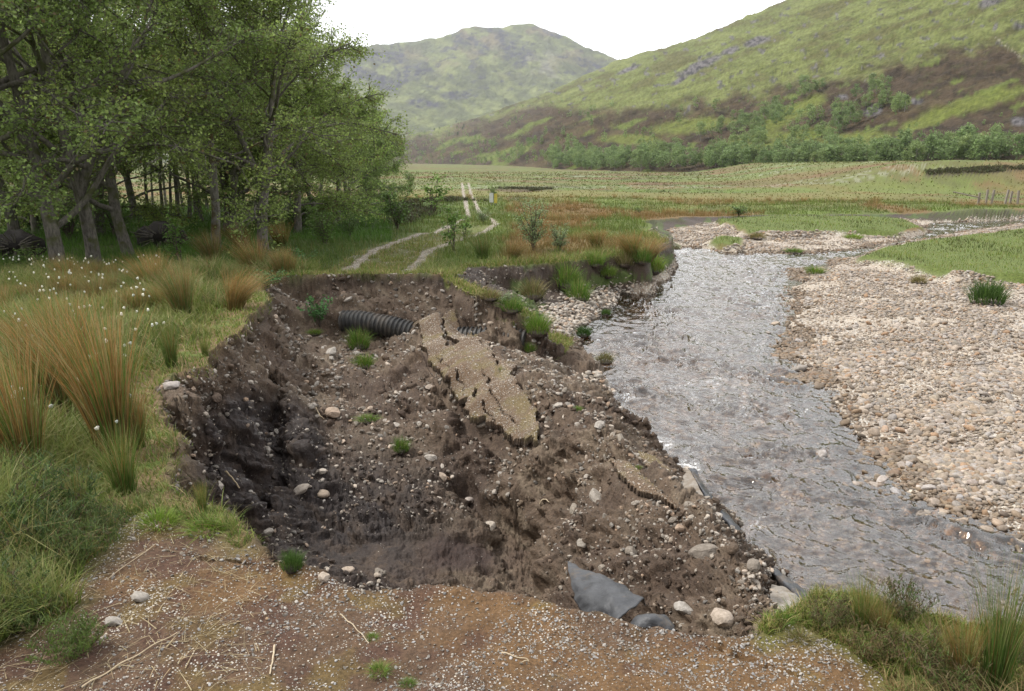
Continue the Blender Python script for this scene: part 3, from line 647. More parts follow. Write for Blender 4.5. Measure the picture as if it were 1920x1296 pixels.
def rocks(name, pos, nrm, size, cols_, base, seed, angular, flat, mat, nshape=8, sink=.25, smooth=True):
    shp = [stone_shape(seed + k, base, angular, flat) for k in range(nshape)]
    n = len(pos); a = rng.random(n) * 6.283; ch = rng.integers(0, nshape, n)
    nv = len(base[0]); V_ = np.empty((n, nv, 3))
    ca, sa = np.cos(a), np.sin(a); tl = rng.normal(size=(n, 2)) * .28
    for k in range(nshape):
        m = ch == k; v = shp[k][None] * size[m][:, None, None]
        x = v[..., 0] * ca[m][:, None] - v[..., 1] * sa[m][:, None]; y = v[..., 0] * sa[m][:, None] + v[..., 1] * ca[m][:, None]
        z = v[..., 2] + x * tl[m][:, :1] + y * tl[m][:, 1:]
        V_[m] = np.stack([x, y, z], -1)
    V_ += (pos + nrm * (size * (flat - sink))[:, None])[:, None, :]
    F_ = (base[1][None] + (np.arange(n) * nv)[:, None, None]).reshape(-1, 3)
    cc = np.repeat(cols_, nv, 0)
    return obj(name, mesh(name, V_.reshape(-1, 3), F_, mat, cc, smooth=smooth))

soil_w = (soil_m > .6) & inview & (Z > WZ + .02) & (Rg2 < 40)
clus = sst(-.25, .35, fbm(XW * 1.3, YW * 1.3, 3, 500)) * .9 + .12
clus = clus * (1 - .8 * mudf) * (1 - .45 * steep) * np.where(peat > .5, .45, 1)
# notable stones of the washed-out pit and road, each at its own place
NOTE = [((565, 922), .13, 'rounded buff boulder, left one of the pair on the dark pit floor', 1), ((603, 930), .12, 'rounded buff boulder, right one of the pair on the dark pit floor', 1),
    ((320, 728), .12, 'pale tan boulder stuck on the bare rim at the left edge', 1), ((625, 778), .16, 'pale split boulder halfway down the dark left wall of the pit', 0),
    ((622, 663), .14, 'pale block just left of the fallen grass sod in the pit', 0), ((807, 728), .09, 'curved pale stone in the middle of the pit by the slab edge', 1),
    ((743, 800), .09, 'pale stone lying between the two sods in the pit', 0), ((903, 800), .10, 'pale flat stone under the lower edge of the tilted slab', 0),
    ((927, 802), .10, 'blue grey stone under the lower edge of the tilted slab', 0), ((1118, 938), .14, 'upright wedge of pale stone on the mound left of the lower slab strip', 0),
    ((1322, 1045), .15, 'large white boulder on the river side of the near mound', 0), ((1285, 1148), .10, 'upright white stone beside the black membrane scrap', 0),
    ((1352, 1164), .11, 'pale boulder near the right foot of the mound', 0), ((608, 1086), .045, 'grey stone poking up at the near rim of the pit', 0),
    ((1413, 1065), .08, 'small white stone near the river crest of the mound', 0), ((1092, 1022), .07, 'white stone above the tip of the torn membrane', 0),
    ((1124, 802), .10, 'pale stone on the mound top right of the big slab', 0), ((918, 993), .13, 'pale broken stone above the dark trough', 0),
    ((880, 940), .09, 'orange tinted stone at the mouth of the dark hole', 1), ((808, 862), .11, 'brown boulder standing by the lower sod', 0),
    ((500, 1000), .07, 'small stone at the left end of the pit floor', 0), ((262, 1123), .06, 'flat blue grey stone on the left road verge', 0), ((212, 1169), .05, 'small pale stone on the left road verge', 0)]
def place(me, name, p, s, label, cat, group=None, rz=None, sink=.3, fl=.55):
    o = obj(name, me, loc=(p[0], p[1], p[2] + s * (fl - sink)), rot=(rng.normal() * .25, rng.normal() * .25, rng.random() * 6.28 if rz is None else rz), scale=(s * rng.uniform(.9, 1.15), s * rng.uniform(.85, 1.1), s * rng.uniform(.8, 1.1)))
    return tag(o, label, cat, group)
for k, ((u, v), s, lab, rd) in enumerate(NOTE):
    place((RND if rd else ANG)[k % 9], 'boulder' if s > .1 else 'stone', on_ground(u, v), s * .82, lab, 'stone')
p, n, i, j = scatter(262, soil_w * clus * (Rg2 < 22))
for k in range(len(p)):
    s = (.036 + .06 * rng.random() ** 2.2) * (1.1 if Rg2[i[k], j[k]] > 9 else .85 if Rg2[i[k], j[k]] > 6 else .5)
    place(ANG[k % 9], 'stone', p[k], s, 'pale stone half sunk in the broken brown soil of the washout', 'stone', 'stones strewn over the collapsed soil', sink=.25)
p, n, i, j = scatter(23000, soil_w * clus)
s = (.009 + .034 * rng.random(len(p)) ** 3) * np.clip(Rg2[i, j] / 9, .7, 1.4)
tag(rocks('gravel', p, n, s, stopcol(GREY, rng.random(len(p))) * rng.uniform(.4, 1.25, (len(p), 1)), IC1, 200, .5, .7, M_STUFF, sink=.35, smooth=False), 'small stones and grit scattered through the collapsed soil', 'gravel', kind='stuff')
# soil clods
p, n, i, j = scatter(5000, soil_w * (.25 + sst(-.2, .3, fbm(XW * 1.1 + 5, YW * 1.1, 3, 510))) * (1 - .9 * mudf) * (Z < -.1))
s = (.012 + .05 * rng.random(len(p)) ** 3) * np.clip(Rg2[i, j] / 9, .7, 1.3)
cc = C[i, j] * rng.uniform(.7, 1.25, (len(p), 1))
tag(rocks('soil_clods', p, n, s, cc, IC2, 240, .9, .8, M_SOIL, sink=.45, smooth=False), 'crumbled clods of brown soil', 'soil', kind='stuff')

# near road chips
rw = (m_road > .55) & inview & (SO > -.0)
p, n, i, j = scatter(12500, rw * (.35 + sst(-.15, .4, fbm(XW * 1.4, YW * 1.4, 4, 520))) * np.where(U < 420, .5, 1))
s = (.0024 + .009 * rng.random(len(p)) ** 3.2) * np.clip(Rg2[i, j] / 3.4, .8, 1.4)
t = rng.random(len(p)); cc = stopcol([(0, (.25, .2, .15)), (.3, (.42, .38, .32)), (.6, (.5, .46, .41)), (.85, (.42, .42, .42)), (1, (.35, .24, .14))], t) * rng.uniform(.4, .95, (len(p), 1))
tag(rocks('road_chippings', p, n, s, cc, IC1, 260, .6, .55, M_STUFF, sink=.3, smooth=False), 'pale chippings set in the mossy road surface', 'gravel', kind='stuff')
p, n, i, j = scatter(3500, ((m_trk > .4) | ((m_ver > .3) & (fbm(XW * 3, YW * 3, 2, 9) > .1))) & (Rg2 < 45))
s = (.01 + .02 * rng.random(len(p)) ** 2)
tag(rocks('track_stones', p, n, s, stopcol(GREY, rng.random(len(p))) * 1.1, IC1, 262, .6, .5, M_STUFF, sink=.3), 'small stones on the far track', 'gravel', kind='stuff')

# river cobbles: the largest as individuals, the rest one mass
band_s = fbm(XW * .35 + YW * .25, YW * .5 - XW * .3, 3, 530)
bar_w = (m_bar > .5) & (Z > WZ - .13) & inview & (SS > .05)
p, n, i, j = scatter(4200, bar_w * (Rg2 < 30)); s = (.034 + .062 * rng.random(len(p)) ** 3.0)
big = np.argsort(-(s / Rg2[i, j]))[:285]; rest = np.setdiff1d(np.arange(len(p)), big)
for k in big:
    place(RND[k % 9], 'cobble', p[k], s[k], 'rounded buff cobble on the river gravel bar', 'cobble', 'rounded cobbles of the gravel bar', sink=.12, fl=.4)
def cobcol(n_):
    return stopcol(WARM, rng.random(n_)) * (1.0, .98, .93) * rng.uniform(.7, 1.15, (n_, 1))
def wet(c, z): return c * np.where(z < WZ + .03, .68, 1)[:, None] * np.where((z < WZ + .03)[:, None], (1, .93, .85), (1, 1, 1))
p2, n2, i2, j2 = scatter(22000, bar_w * (Rg2 < 17) * (.5 + sst(-.3, .3, band_s)), k=1.0); s2 = (.45 + 1.0 * sst(-.4, .4, band_s[i2, j2])) * (.018 + .042 * rng.random(len(p2)) ** 2.0)
P_ = np.vstack([p[rest], p2]); N_ = np.vstack([n[rest], n2]); S_ = np.concatenate([s[rest], s2])
o = rocks('river_cobbles', P_, N_, S_, wet(cobcol(len(P_)), P_[:, 2]), IC2, 300, .5, .5, M_STUFF, sink=.15); tag(o, 'mass of smaller rounded cobbles covering the gravel bar', 'gravel', kind='stuff')
p3, n3, i3, j3 = scatter(52000, bar_w * (Rg2 >= 9) * (.4 + sst(-.3, .3, band_s)), k=1.5); s3 = (.5 + .9 * sst(-.4, .4, band_s[i3, j3])) * (.02 + .038 * rng.random(len(p3)) ** 2.2) * np.clip(Rg2[i3, j3] / 22, .8, 1.5)
o = rocks('far_shingle', p3, n3, s3, wet(cobcol(len(p3)), p3[:, 2]), IC1, 320, .2, .5, M_STUFF, sink=.15); tag(o, 'pale shingle on the farther gravel bars', 'gravel', kind='stuff')
# beach below the peat bank
bw = (Z < -1.42) & (Z > WZ - .03) & (YW > 12.5) & (soil_m > .3) & (U > 980)
p, n, i, j = scatter(3600, bw); s = .025 + .06 * rng.random(len(p)) ** 2.5
tag(rocks('bank_shingle', p, n, s, stopcol(GREY, rng.random(len(p))) * 1.15, IC1, 340, .5, .6, M_STUFF, sink=.2), 'grey shingle at the foot of the peat bank', 'gravel', kind='stuff')
# stones standing in the water
for k, (u, v, s, lab) in enumerate([(1454, 607, .16, 'brown flat stone standing out of mid river'), (1441, 625, .13, 'pale stone in mid river just below the brown one'), (1497, 640, .15, 'pale stone at the shingle edge of the river'),
    (1497, 694, .20, 'wet brown stone at the river edge of the shingle'), (1540, 848, .15, 'orange submerged stone in the lower river'), (1477, 668, .09, 'small stone in the shallows near the shingle')]):
    x, y = P(u, v, WZ); place(RND[k], 'boulder', (x, y, WZ - (.07 if k == 4 else .02)), s * .8, lab, 'stone', sink=.3)

# ------------------------------------------------------------------ broken slabs of road surface
def slab(name, outline, label, cracks=(), lift=SLIFT, thick=.08, st=.02, k=0):
    pts = [slab_pt(u, v, k) for (u, v) in outline]
    pts = np.array(pts); x0, y0 = pts.min(0) - .1; x1, y1 = pts.max(0) + .1
    gx = np.arange(x0, x1, st); gy = np.arange(y0, y1, st); GX, GY = np.meshgrid(gx, gy)
    jt = .05 if len(outline) > 12 else .018
    s = sdpoly(GX + jt * fbm(GX * 4, GY * 4, 3, 601), GY + jt * fbm(GX * 4, GY * 4, 3, 602), pts)
    keep = s < 0
    if len(outline) < 12: thick *= .6; st_ = 0
    zt = grid_lookup(_GSM, GX, GY, -6, 2, GS) + lift + .015 * fbm(GX * 1.3, GY * 1.3, 3, 603) + .008 * fbm(GX * 12, GY * 12, 2, 604)
    if SZ[k] is not None: zt = SZ[k] + .01 + .012 * fbm(GX * 2, GY * 2, 3, 603) + .006 * fbm(GX * 12, GY * 12, 2, 604)
    for c in cracks:
        cp = [slab_pt(u, v, k) for (u, v) in c]
        d, sg, _ = sdline(GX + .05 * vn2(GX * 5, GY * 5, 9), GY + .05 * vn2(GX * 5, GY * 5, 19), cp)
        w = .006 + .009 * vn2(GX * 3, GY * 3, 29); keep &= ~((d < w)); zt += .022 * sg * sst(.3, 0, d)
    cell = keep[:-1, :-1] & keep[1:, :-1] & keep[:-1, 1:] & keep[1:, 1:]
    ii = np.arange(GX.size).reshape(GX.shape); n = GX.size
    jx_ = GX + .007 * vn2(GX * 40, GY * 40, 1); jy_ = GY + .007 * vn2(GX * 40, GY * 40, 2)
    top = np.stack([jx_, jy_, zt], -1).reshape(-1, 3)
    bot = top - (0, 0, thick); bot[:, :2] += .02 * np.stack([vn2(GX * 9, GY * 9, 5), vn2(GX * 9, GY * 9, 6)], -1).reshape(-1, 2)
    q = np.stack([ii[:-1, :-1], ii[:-1, 1:], ii[1:, 1:], ii[1:, :-1]], -1)[cell]
    Fs = [q, q[:, ::-1] + n]
    pc = np.pad(cell, 1)
    for (dy_, dx_, a, b_) in ((-1, 0, 0, 1), (0, 1, 1, 2), (1, 0, 2, 3), (0, -1, 3, 0)):
        nb = pc[1 + dy_:pc.shape[0] - 1 + dy_, 1 + dx_:pc.shape[1] - 1 + dx_]; qq = np.stack([ii[:-1, :-1], ii[:-1, 1:], ii[1:, 1:], ii[1:, :-1]], -1)[cell & ~nb]
        Fs.append(np.stack([qq[:, a], qq[:, a] + n, qq[:, b_] + n, qq[:, b_]], -1))
    V_ = np.vstack([top, bot]); uq, inv = np.unique(np.concatenate([f.ravel() for f in Fs]), return_inverse=True)
    o_ = 0; F2 = []
    for f in Fs: F2.append(inv[o_:o_ + f.size].reshape(f.shape)); o_ += f.size
    cc = np.zeros((n, 3)) + (.15, .108, .074); g = fbm(GX * 2.4, GY * 2.4, 4, 610).ravel()
    cc = cc + (np.array((.15, .115, .06)) - cc) * sst(.0, .3, g)[:, None]; cc = cc + (np.array((.12, .08, .05)) - cc) * sst(.05, -.35, g)[:, None]
    cc = np.vstack([cc, np.zeros((n, 3)) + (.07, .05, .036)])
    nt_ = len(F2[0]); tot = sum(len(f) for f in F2)
    mi = np.zeros(tot, int); mi[nt_:] = 1
    me = mesh(name, V_[uq], np.vstack(F2), [M_ROAD, M_SOIL], cc[uq], smooth=True, mi=mi); me.polygons.foreach_set('use_smooth', np.arange(tot) < nt_)
    o = tag(obj(name, me), label, 'road slab'); 
    # chips lying in the slab surface
    fi = rng.integers(0, len(q), int(len(q) * .3)); pp = top[q[fi]].mean(1)
    c2 = rocks('chippings', pp, np.zeros_like(pp) + (0, 0, 1), .005 + .012 * rng.random(len(pp)) ** 2.5, stopcol(GREY, rng.random(len(pp))) * 1.15, IC1, 360, .6, .55, M_STUFF, sink=.3, smooth=False)
    c2.parent = o; c2['kind'] = 'stuff'
for k_, (o_l, l_, c_) in enumerate(SLABS): slab('road_slab', o_l, l_, c_, k=k_)

# ------------------------------------------------------------------ ribbed culvert pipe
def tube(pts, rad, sides=8, cap=False):
    pts = np.array(pts, float); rad = np.broadcast_to(np.array(rad, float), (len(pts),))
    t = np.gradient(pts, axis=0); t /= np.linalg.norm(t, axis=1, keepdims=True) + 1e-9
    ref = np.where(np.abs(t[:, 2:3]) > .9, [[1., 0, 0]], [[0., 0, 1.]]) if True else 0
    u = np.cross(t, ref); u /= np.linalg.norm(u, axis=1, keepdims=True) + 1e-9; w = np.cross(t, u)
    a = np.linspace(0, 2 * np.pi, sides, endpoint=False)
    V_ = pts[:, None] + rad[:, None, None] * (np.cos(a)[None, :, None] * u[:, None] + np.sin(a)[None, :, None] * w[:, None])
    n = len(pts); i = np.arange(n - 1)[:, None] * sides + np.arange(sides)[None]; jn = np.arange(n - 1)[:, None] * sides + (np.arange(sides)[None] + 1) % sides
    F_ = np.stack([i, jn, jn + sides, i + sides], -1).reshape(-1, 4)
    return V_.reshape(-1, 3), F_
def build_pipe():
    m, nt, b = new_mat('ribbed_plastic'); L = nt.links.new
    t = N(nt, 'ShaderNodeTexCoord'); n1 = N(nt, 'ShaderNodeTexNoise', Scale=3.5, Detail=7.0, Roughness=.65); L(t.outputs['Object'], n1.inputs['Vector'])
    c = ramp(nt, n1.outputs[0], [(.35, (.018, .018, .018)), (.5, (.045, .042, .038)), (.62, (.085, .07, .055))]); L(c, b.inputs['Base Color'])
    b.inputs['Roughness'].default_value = .55
    a = np.array(PD(645, 603, 15.2)); e = np.array(PD(988, 643, 14.05)); k = 620
    s = np.linspace(0, 1, k); ln = np.linalg.norm(e - a)
    pts = a + (e - a) * s[:, None]; pts[:, 2] += .05 * np.sin(s * 9) - .05 * np.sin(s * np.pi)
    ph = s * ln / .09; rib = np.clip(.5 + .9 * np.cos(ph * 2 * np.pi), 0, 1)
    rad = .185 + .035 * rib; V_, F_ = tube(pts, rad, 40)
    x = V_[:, 0]; V_[:, 2] += .02 * vn2(V_[:, 0] * 2.2, V_[:, 2] * 2, 3)
    Vi, Fi = tube(pts, np.full(k, .165), 40)
    n = len(V_); ring = lambda o_: np.stack([o_ + np.arange(40), o_ + (np.arange(40) + 1) % 40, n + o_ + (np.arange(40) + 1) % 40, n + o_ + np.arange(40)], -1)
    Fa = np.vstack([F_, Fi[:, ::-1] + n, ring(0), ring(n - 40)])
    tag(obj('culvert_pipe', mesh('culvert_pipe', np.vstack([V_, Vi]), Fa, m, smooth=True)), 'dark ribbed plastic culvert pipe exposed in the far wall of the washout', 'pipe')
build_pipe()

# ------------------------------------------------------------------ sheets of torn membrane
def mat_sheet(name, c0, c1, rough=.55):
    m, nt, b = new_mat(name); L = nt.links.new
    t = N(nt, 'ShaderNodeTexCoord'); n1 = N(nt, 'ShaderNodeTexNoise', Scale=5.0, Detail=8.0, Roughness=.7); L(t.outputs['Object'], n1.inputs['Vector'])
    L(ramp(nt, n1.outputs[0], [(.35, c0), (.65, c1)]), b.inputs['Base Color']); b.inputs['Roughness'].default_value = rough
    n3 = N(nt, 'ShaderNodeTexNoise', Scale=3.2, Detail=7.0, Roughness=.75); L(t.outputs['Object'], n3.inputs['Vector'])
    old = b.inputs['Base Color'].links[0].from_socket
    L(mixcol(nt, ramp(nt, n3.outputs[0], [(.52, (0, 0, 0)), (.66, (.85, .85, .85))]), old, (.15, .11, .075)), b.inputs['Base Color'])
    n2 = N(nt, 'ShaderNodeTexNoise', Scale=60.0, Detail=4.0); L(t.outputs['Object'], n2.inputs['Vector'])
    bm = N(nt, 'ShaderNodeBump', Strength=.35, Distance=.01); L(n2.outputs[0], bm.inputs['Height']); L(bm.outputs[0], b.inputs['Normal'])
    return m
M_BLK = mat_sheet('dark_membrane', (.035, .036, .04), (.075, .077, .082)); M_BLK2 = mat_sheet('black_membrane_edge', (.02, .022, .026), (.05, .052, .058), .4)
M_TAN = mat_sheet('muddy_membrane', (.16, .12, .08), (.33, .31, .28), .7)
def cat(c, n):
    c = np.array(c, float); k = np.linspace(0, len(c) - 1, n); i = np.clip(k.astype(int), 0, len(c) - 2); t = (k - i)[:, None]
    p = np.vstack([2 * c[0] - c[1], c, 2 * c[-1] - c[-2]]); a, b, d, e = p[i], p[i + 1], p[i + 2], p[i + 3]
    return .5 * (2 * b + (d - a) * t + (2 * a - 5 * b + 4 * d - e) * t * t + (3 * b - a - 3 * d + e) * t ** 3)
def sheet(name, curves, mat, th=.008, nu=60, nv=40, crin=.022, parent=None):
    cv = [cat([np.array(PD(*q)) for q in c], nu) for c in curves]
    G = np.stack([cat([c[k] for c in cv], nv) for k in range(nu)], 0)
    du = np.gradient(G, axis=0); dv = np.gradient(G, axis=1); n = np.cross(du, dv); n /= np.linalg.norm(n, axis=-1, keepdims=True) + 1e-9
    G = G + n * (crin * fbm(G[..., 0] * 7, G[..., 1] * 7 + G[..., 2] * 5, 3, 700))[..., None]
    k = nu * nv; ii = np.arange(k).reshape(nu, nv); q = np.stack([ii[:-1, :-1], ii[:-1, 1:], ii[1:, 1:], ii[1:, :-1]], -1).reshape(-1, 4)
    bd = np.concatenate([ii[0, :], ii[1:, -1], ii[-1, -2::-1], ii[-2:0:-1, 0]]); b2 = np.roll(bd, -1)
    V_ = np.vstack([G.reshape(-1, 3), (G - n * th).reshape(-1, 3)])
    F_ = np.vstack([q, q[:, ::-1] + k, np.stack([bd, bd + k, b2 + k, b2], -1)])
    return obj(name, mesh(name, V_, F_, mat), parent=parent)
o = sheet('membrane_sheet', [[(1064, 1050, 5.25), (1067, 1075, 5.0), (1076, 1115, 4.7), (1092, 1150, 4.5), (1112, 1172, 4.35)],
    [(1066, 1051, 5.24), (1078, 1075, 4.96), (1095, 1110, 4.62), (1115, 1140, 4.4), (1140, 1175, 4.22)],
    [(1068, 1053, 5.24), (1100, 1072, 4.95), (1130, 1095, 4.62), (1150, 1122, 4.38), (1163, 1160, 4.18)],
    [(1070, 1054, 5.25), (1108, 1072, 5.0), (1145, 1088, 4.75), (1180, 1106, 4.55), (1205, 1124, 4.4)],
    [(1071, 1056, 5.3), (1112, 1078, 5.15), (1150, 1095, 4.95), (1185, 1115, 4.8), (1212, 1134, 4.68)]], M_BLK)
tag(o, 'curled dark grey membrane torn to a point at the near edge of the mound', 'membrane')
o = sheet('membrane_scrap', [[(1188, 1172, 4.1), (1198, 1158, 4.12), (1222, 1150, 4.15), (1248, 1160, 4.15), (1260, 1175, 4.1)],
    [(1186, 1176, 4.0), (1198, 1165, 4.0), (1222, 1158, 4.0), (1246, 1166, 4.0), (1262, 1180, 4.0)], [(1186, 1190, 3.95), (1198, 1190, 3.93), (1222, 1190, 3.92), (1246, 1190, 3.93), (1262, 1192, 3.95)]], M_BLK)
tag(o, 'small domed grey membrane scrap at the road edge', 'membrane')
mem = empty('river_membrane', tuple(float(q) for q in PD(1320, 940, 6.9))); bpy.context.view_layer.update()
tag(mem, 'torn membrane with black folded edge hanging over the river side of the mound', 'membrane')
def child_sheet(par, name, curves, mat):
    o = sheet(name, curves, mat, crin=.02); o.parent = par; o.matrix_parent_inverse = par.matrix_world.inverted(); return o
child_sheet(mem, 'muddy_panel', [[(1292, 880, 7.20), (1306, 905, 6.85), (1318, 930, 6.55), (1332, 958, 6.20)], [(1282, 896, 7.05), (1292, 918, 6.75), (1308, 940, 6.45), (1328, 964, 6.15)], [(1270, 925, 6.80), (1280, 934, 6.65), (1298, 950, 6.40), (1322, 972, 6.05)]], M_TAN)
child_sheet(mem, 'black_edge', [[(1290, 879, 7.25), (1306, 886, 7.17), (1326, 918, 6.80), (1350, 950, 6.40), (1375, 977, 6.15), (1395, 1003, 5.95)], [(1296, 884, 7.15), (1303, 898, 7.00), (1320, 926, 6.65), (1342, 957, 6.30), (1370, 986, 6.00), (1400, 1015, 5.80)],
    [(1300, 892, 7.35), (1308, 910, 7.15), (1325, 940, 6.75), (1350, 972, 6.35), (1380, 1005, 6.05), (1408, 1030, 5.75)]], M_BLK2)
mem2 = empty('bank_membrane', tuple(float(q) for q in PD(1500, 1110, 5.00))); bpy.context.view_layer.update()
tag(mem2, 'flattened pale membrane with black edge running into the river by the rushes', 'membrane')
child_sheet(mem2, 'muddy_panel', [[(1446, 1098, 5.20), (1470, 1102, 5.20), (1500, 1124, 4.95), (1530, 1146, 4.75)], [(1444, 1112, 5.00), (1465, 1120, 4.95), (1492, 1138, 4.75), (1512, 1156, 4.60)], [(1444, 1135, 4.80), (1458, 1145, 4.70), (1480, 1156, 4.60), (1500, 1166, 4.50)]], M_TAN)
child_sheet(mem2, 'black_edge', [[(1392, 1010, 5.95), (1420, 1040, 5.90), (1462, 1072, 5.55), (1500, 1104, 5.20), (1550, 1142, 4.85)], [(1394, 1016, 5.90), (1425, 1050, 5.80), (1462, 1086, 5.40), (1500, 1120, 5.00), (1546, 1150, 4.70)], [(1396, 1022, 5.95), (1430, 1062, 5.80), (1464, 1098, 5.40), (1498, 1130, 5.00), (1540, 1156, 4.75)]], M_BLK2)

# ------------------------------------------------------------------ dry stalks, roots and litter
M_STRAW = mat_stone('dry_straw', [(0, (.42, .33, .2)), (1, (.6, .5, .36))], scale=9)
def stalk(name, uvs, r, label, cat_, lift=.012):
    pts = [on_ground(u, v) + Vector((0, 0, lift)) for u, v in uvs]
    c = cat([tuple(q) for q in pts], 24); c[:, 2] += .004 * np.sin(np.arange(24) * .8); V_, F_ = tube(c, np.linspace(r, r * .6, 24), 6)
    return tag(obj(name, mesh(name, V_, F_, M_STRAW)), label, cat_)
stalk('dry_stalk', [(154, 1294), (240, 1243), (333, 1190)], .004, 'longest pale dry stalk lying on the road at bottom left', 'stalk')
stalk('dry_stalk', [(58, 1200), (150, 1130), (292, 1023)], .003, 'thin dry stalk crossing the left verge below the grass lip', 'stalk')
stalk('dry_stalk', [(77, 1133), (135, 1080), (144, 1040)], .003, 'bent dry stalk beside the heather at the left', 'stalk')
stalk('dry_stalk', [(638, 1156), (665, 1180), (692, 1210)], .003, 'short dry stalk by the small green tuft on the road', 'stalk')
stalk('dry_stalk', [(515, 1215), (512, 1240), (506, 1269)], .005, 'stubby white stalk in the middle of the road', 'stalk')
stalk('dry_stalk', [(940, 1228), (990, 1242), (975, 1246)], .003, 'thin crooked stalk on the mossy right half of the road', 'stalk')
stalk('root', [(592, 770), (600, 785), (608, 792)], .01, 'short bare root sticking out of the left pit wall', 'root', .05)
stalk('root', [(1005, 972), (1018, 950), (1030, 955)], .008, 'forked pale root over the dark trough of the mound', 'root', .08)
stalk('root', [(425, 908), (438, 920), (451, 938)], .01, 'pale root across the dark crack of the left rim', 'root', .12)
# ------------------------------------------------------------------ hillside and mountain (polar height fields at true distance)
def azte(u, v):
    dx, dy, dz = ray(np.asarray(u, float), np.asarray(v, float)); return np.arctan2(dx, dy), dz / np.hypot(dx, dy)
def relief(name, foot_uv_d, crest_uv_d, nc, nr, rough, colour, mat, prof=1.0, back=1.35, a0=None, a1=None, keepout=None):
    fu = np.array(foot_uv_d, float); cu = np.array(crest_uv_d, float)
    fa, ft = azte(fu[:, 0], fu[:, 1]); ca, ct = azte(cu[:, 0], cu[:, 1])
    a = np.linspace(max(fa[0], ca[0]) if a0 is None else a0, min(fa[-1], ca[-1]) if a1 is None else a1, nc)
    d0 = np.interp(a, fa, fu[:, 2]); z0 = np.interp(a, fa, ft * fu[:, 2]) + EYE
    d1 = np.interp(a, ca, cu[:, 2]); z1 = np.interp(a, ca, ct * cu[:, 2]) + EYE
    s = np.linspace(-.06, back, nr)
    D = d0 + (d1 - d0) * s[:, None]
    sc = np.clip(s, 0, 1)[:, None]
    h = z0 + (z1 - z0) * (sc ** prof)
    h = np.where(s[:, None] > 1, z1 - (z1 - z0) * 1.3 * (s[:, None] - 1) - 2, h); h = np.where(s[:, None] < 0, z0 + (z1 - z0) * s[:, None] * .5 - 1, h)
    A = np.broadcast_to(a, D.shape); x = D * np.sin(A); y = D * np.cos(A)
    h = h + rough(x, y, sc + 0 * D, A)
    u, v = proj(x, y, h); c = colour(x, y, h, u, v, sc + 0 * D)
    i = np.arange(x.size).reshape(x.shape); q = np.stack([i[:-1, :-1], i[:-1, 1:], i[1:, 1:], i[1:, :-1]], -1).reshape(-1, 4)
    o = tag(obj(name, mesh(name, np.stack([x, y, h], -1).reshape(-1, 3), q, mat, c.reshape(-1, 3))), kind='structure')
    return dict(x=x, y=y, z=h, u=u, v=v, a=a, D=D, s=s, o=o)
def blob(u, v, cu, cv, ru, rv, rot=0.0, n=.35, s=0):
    c_, s_ = math.cos(rot), math.sin(rot); du, dv = u - cu, v - cv
    e = np.hypot((du * c_ + dv * s_) / ru, (-du * s_ + dv * c_) / rv); return sst(1.15, .6, e + n * fbm(u * .03, v * .045, 4, s + 800))
M_HILL = mat_soil('hill_turf', nscale=.35, bump=1.0, bdist=2.5, fine=(.72, 1.25), rough=.95, spec=.1)
M_MTN = mat_soil('mountain_turf', nscale=.022, bump=1.0, bdist=30, fine=(.75, 1.2), rough=.95, spec=.1)
def hill_rough(x, y, s, A):
    e = np.clip(s * 6, 0, 1); g = x * .6 + y * .8
    return e * (9 * fbm(x * .006, y * .006, 4, 820) + 3.2 * fbm(x * .03, y * .03, 4, 830) + 8 * (bil(x * .012 + y * .006, y * .003, 3, 840) - .5) + 2.0 * fbm(x * .12, y * .12, 2, 845)) * np.where(s > .93, .55, 1)
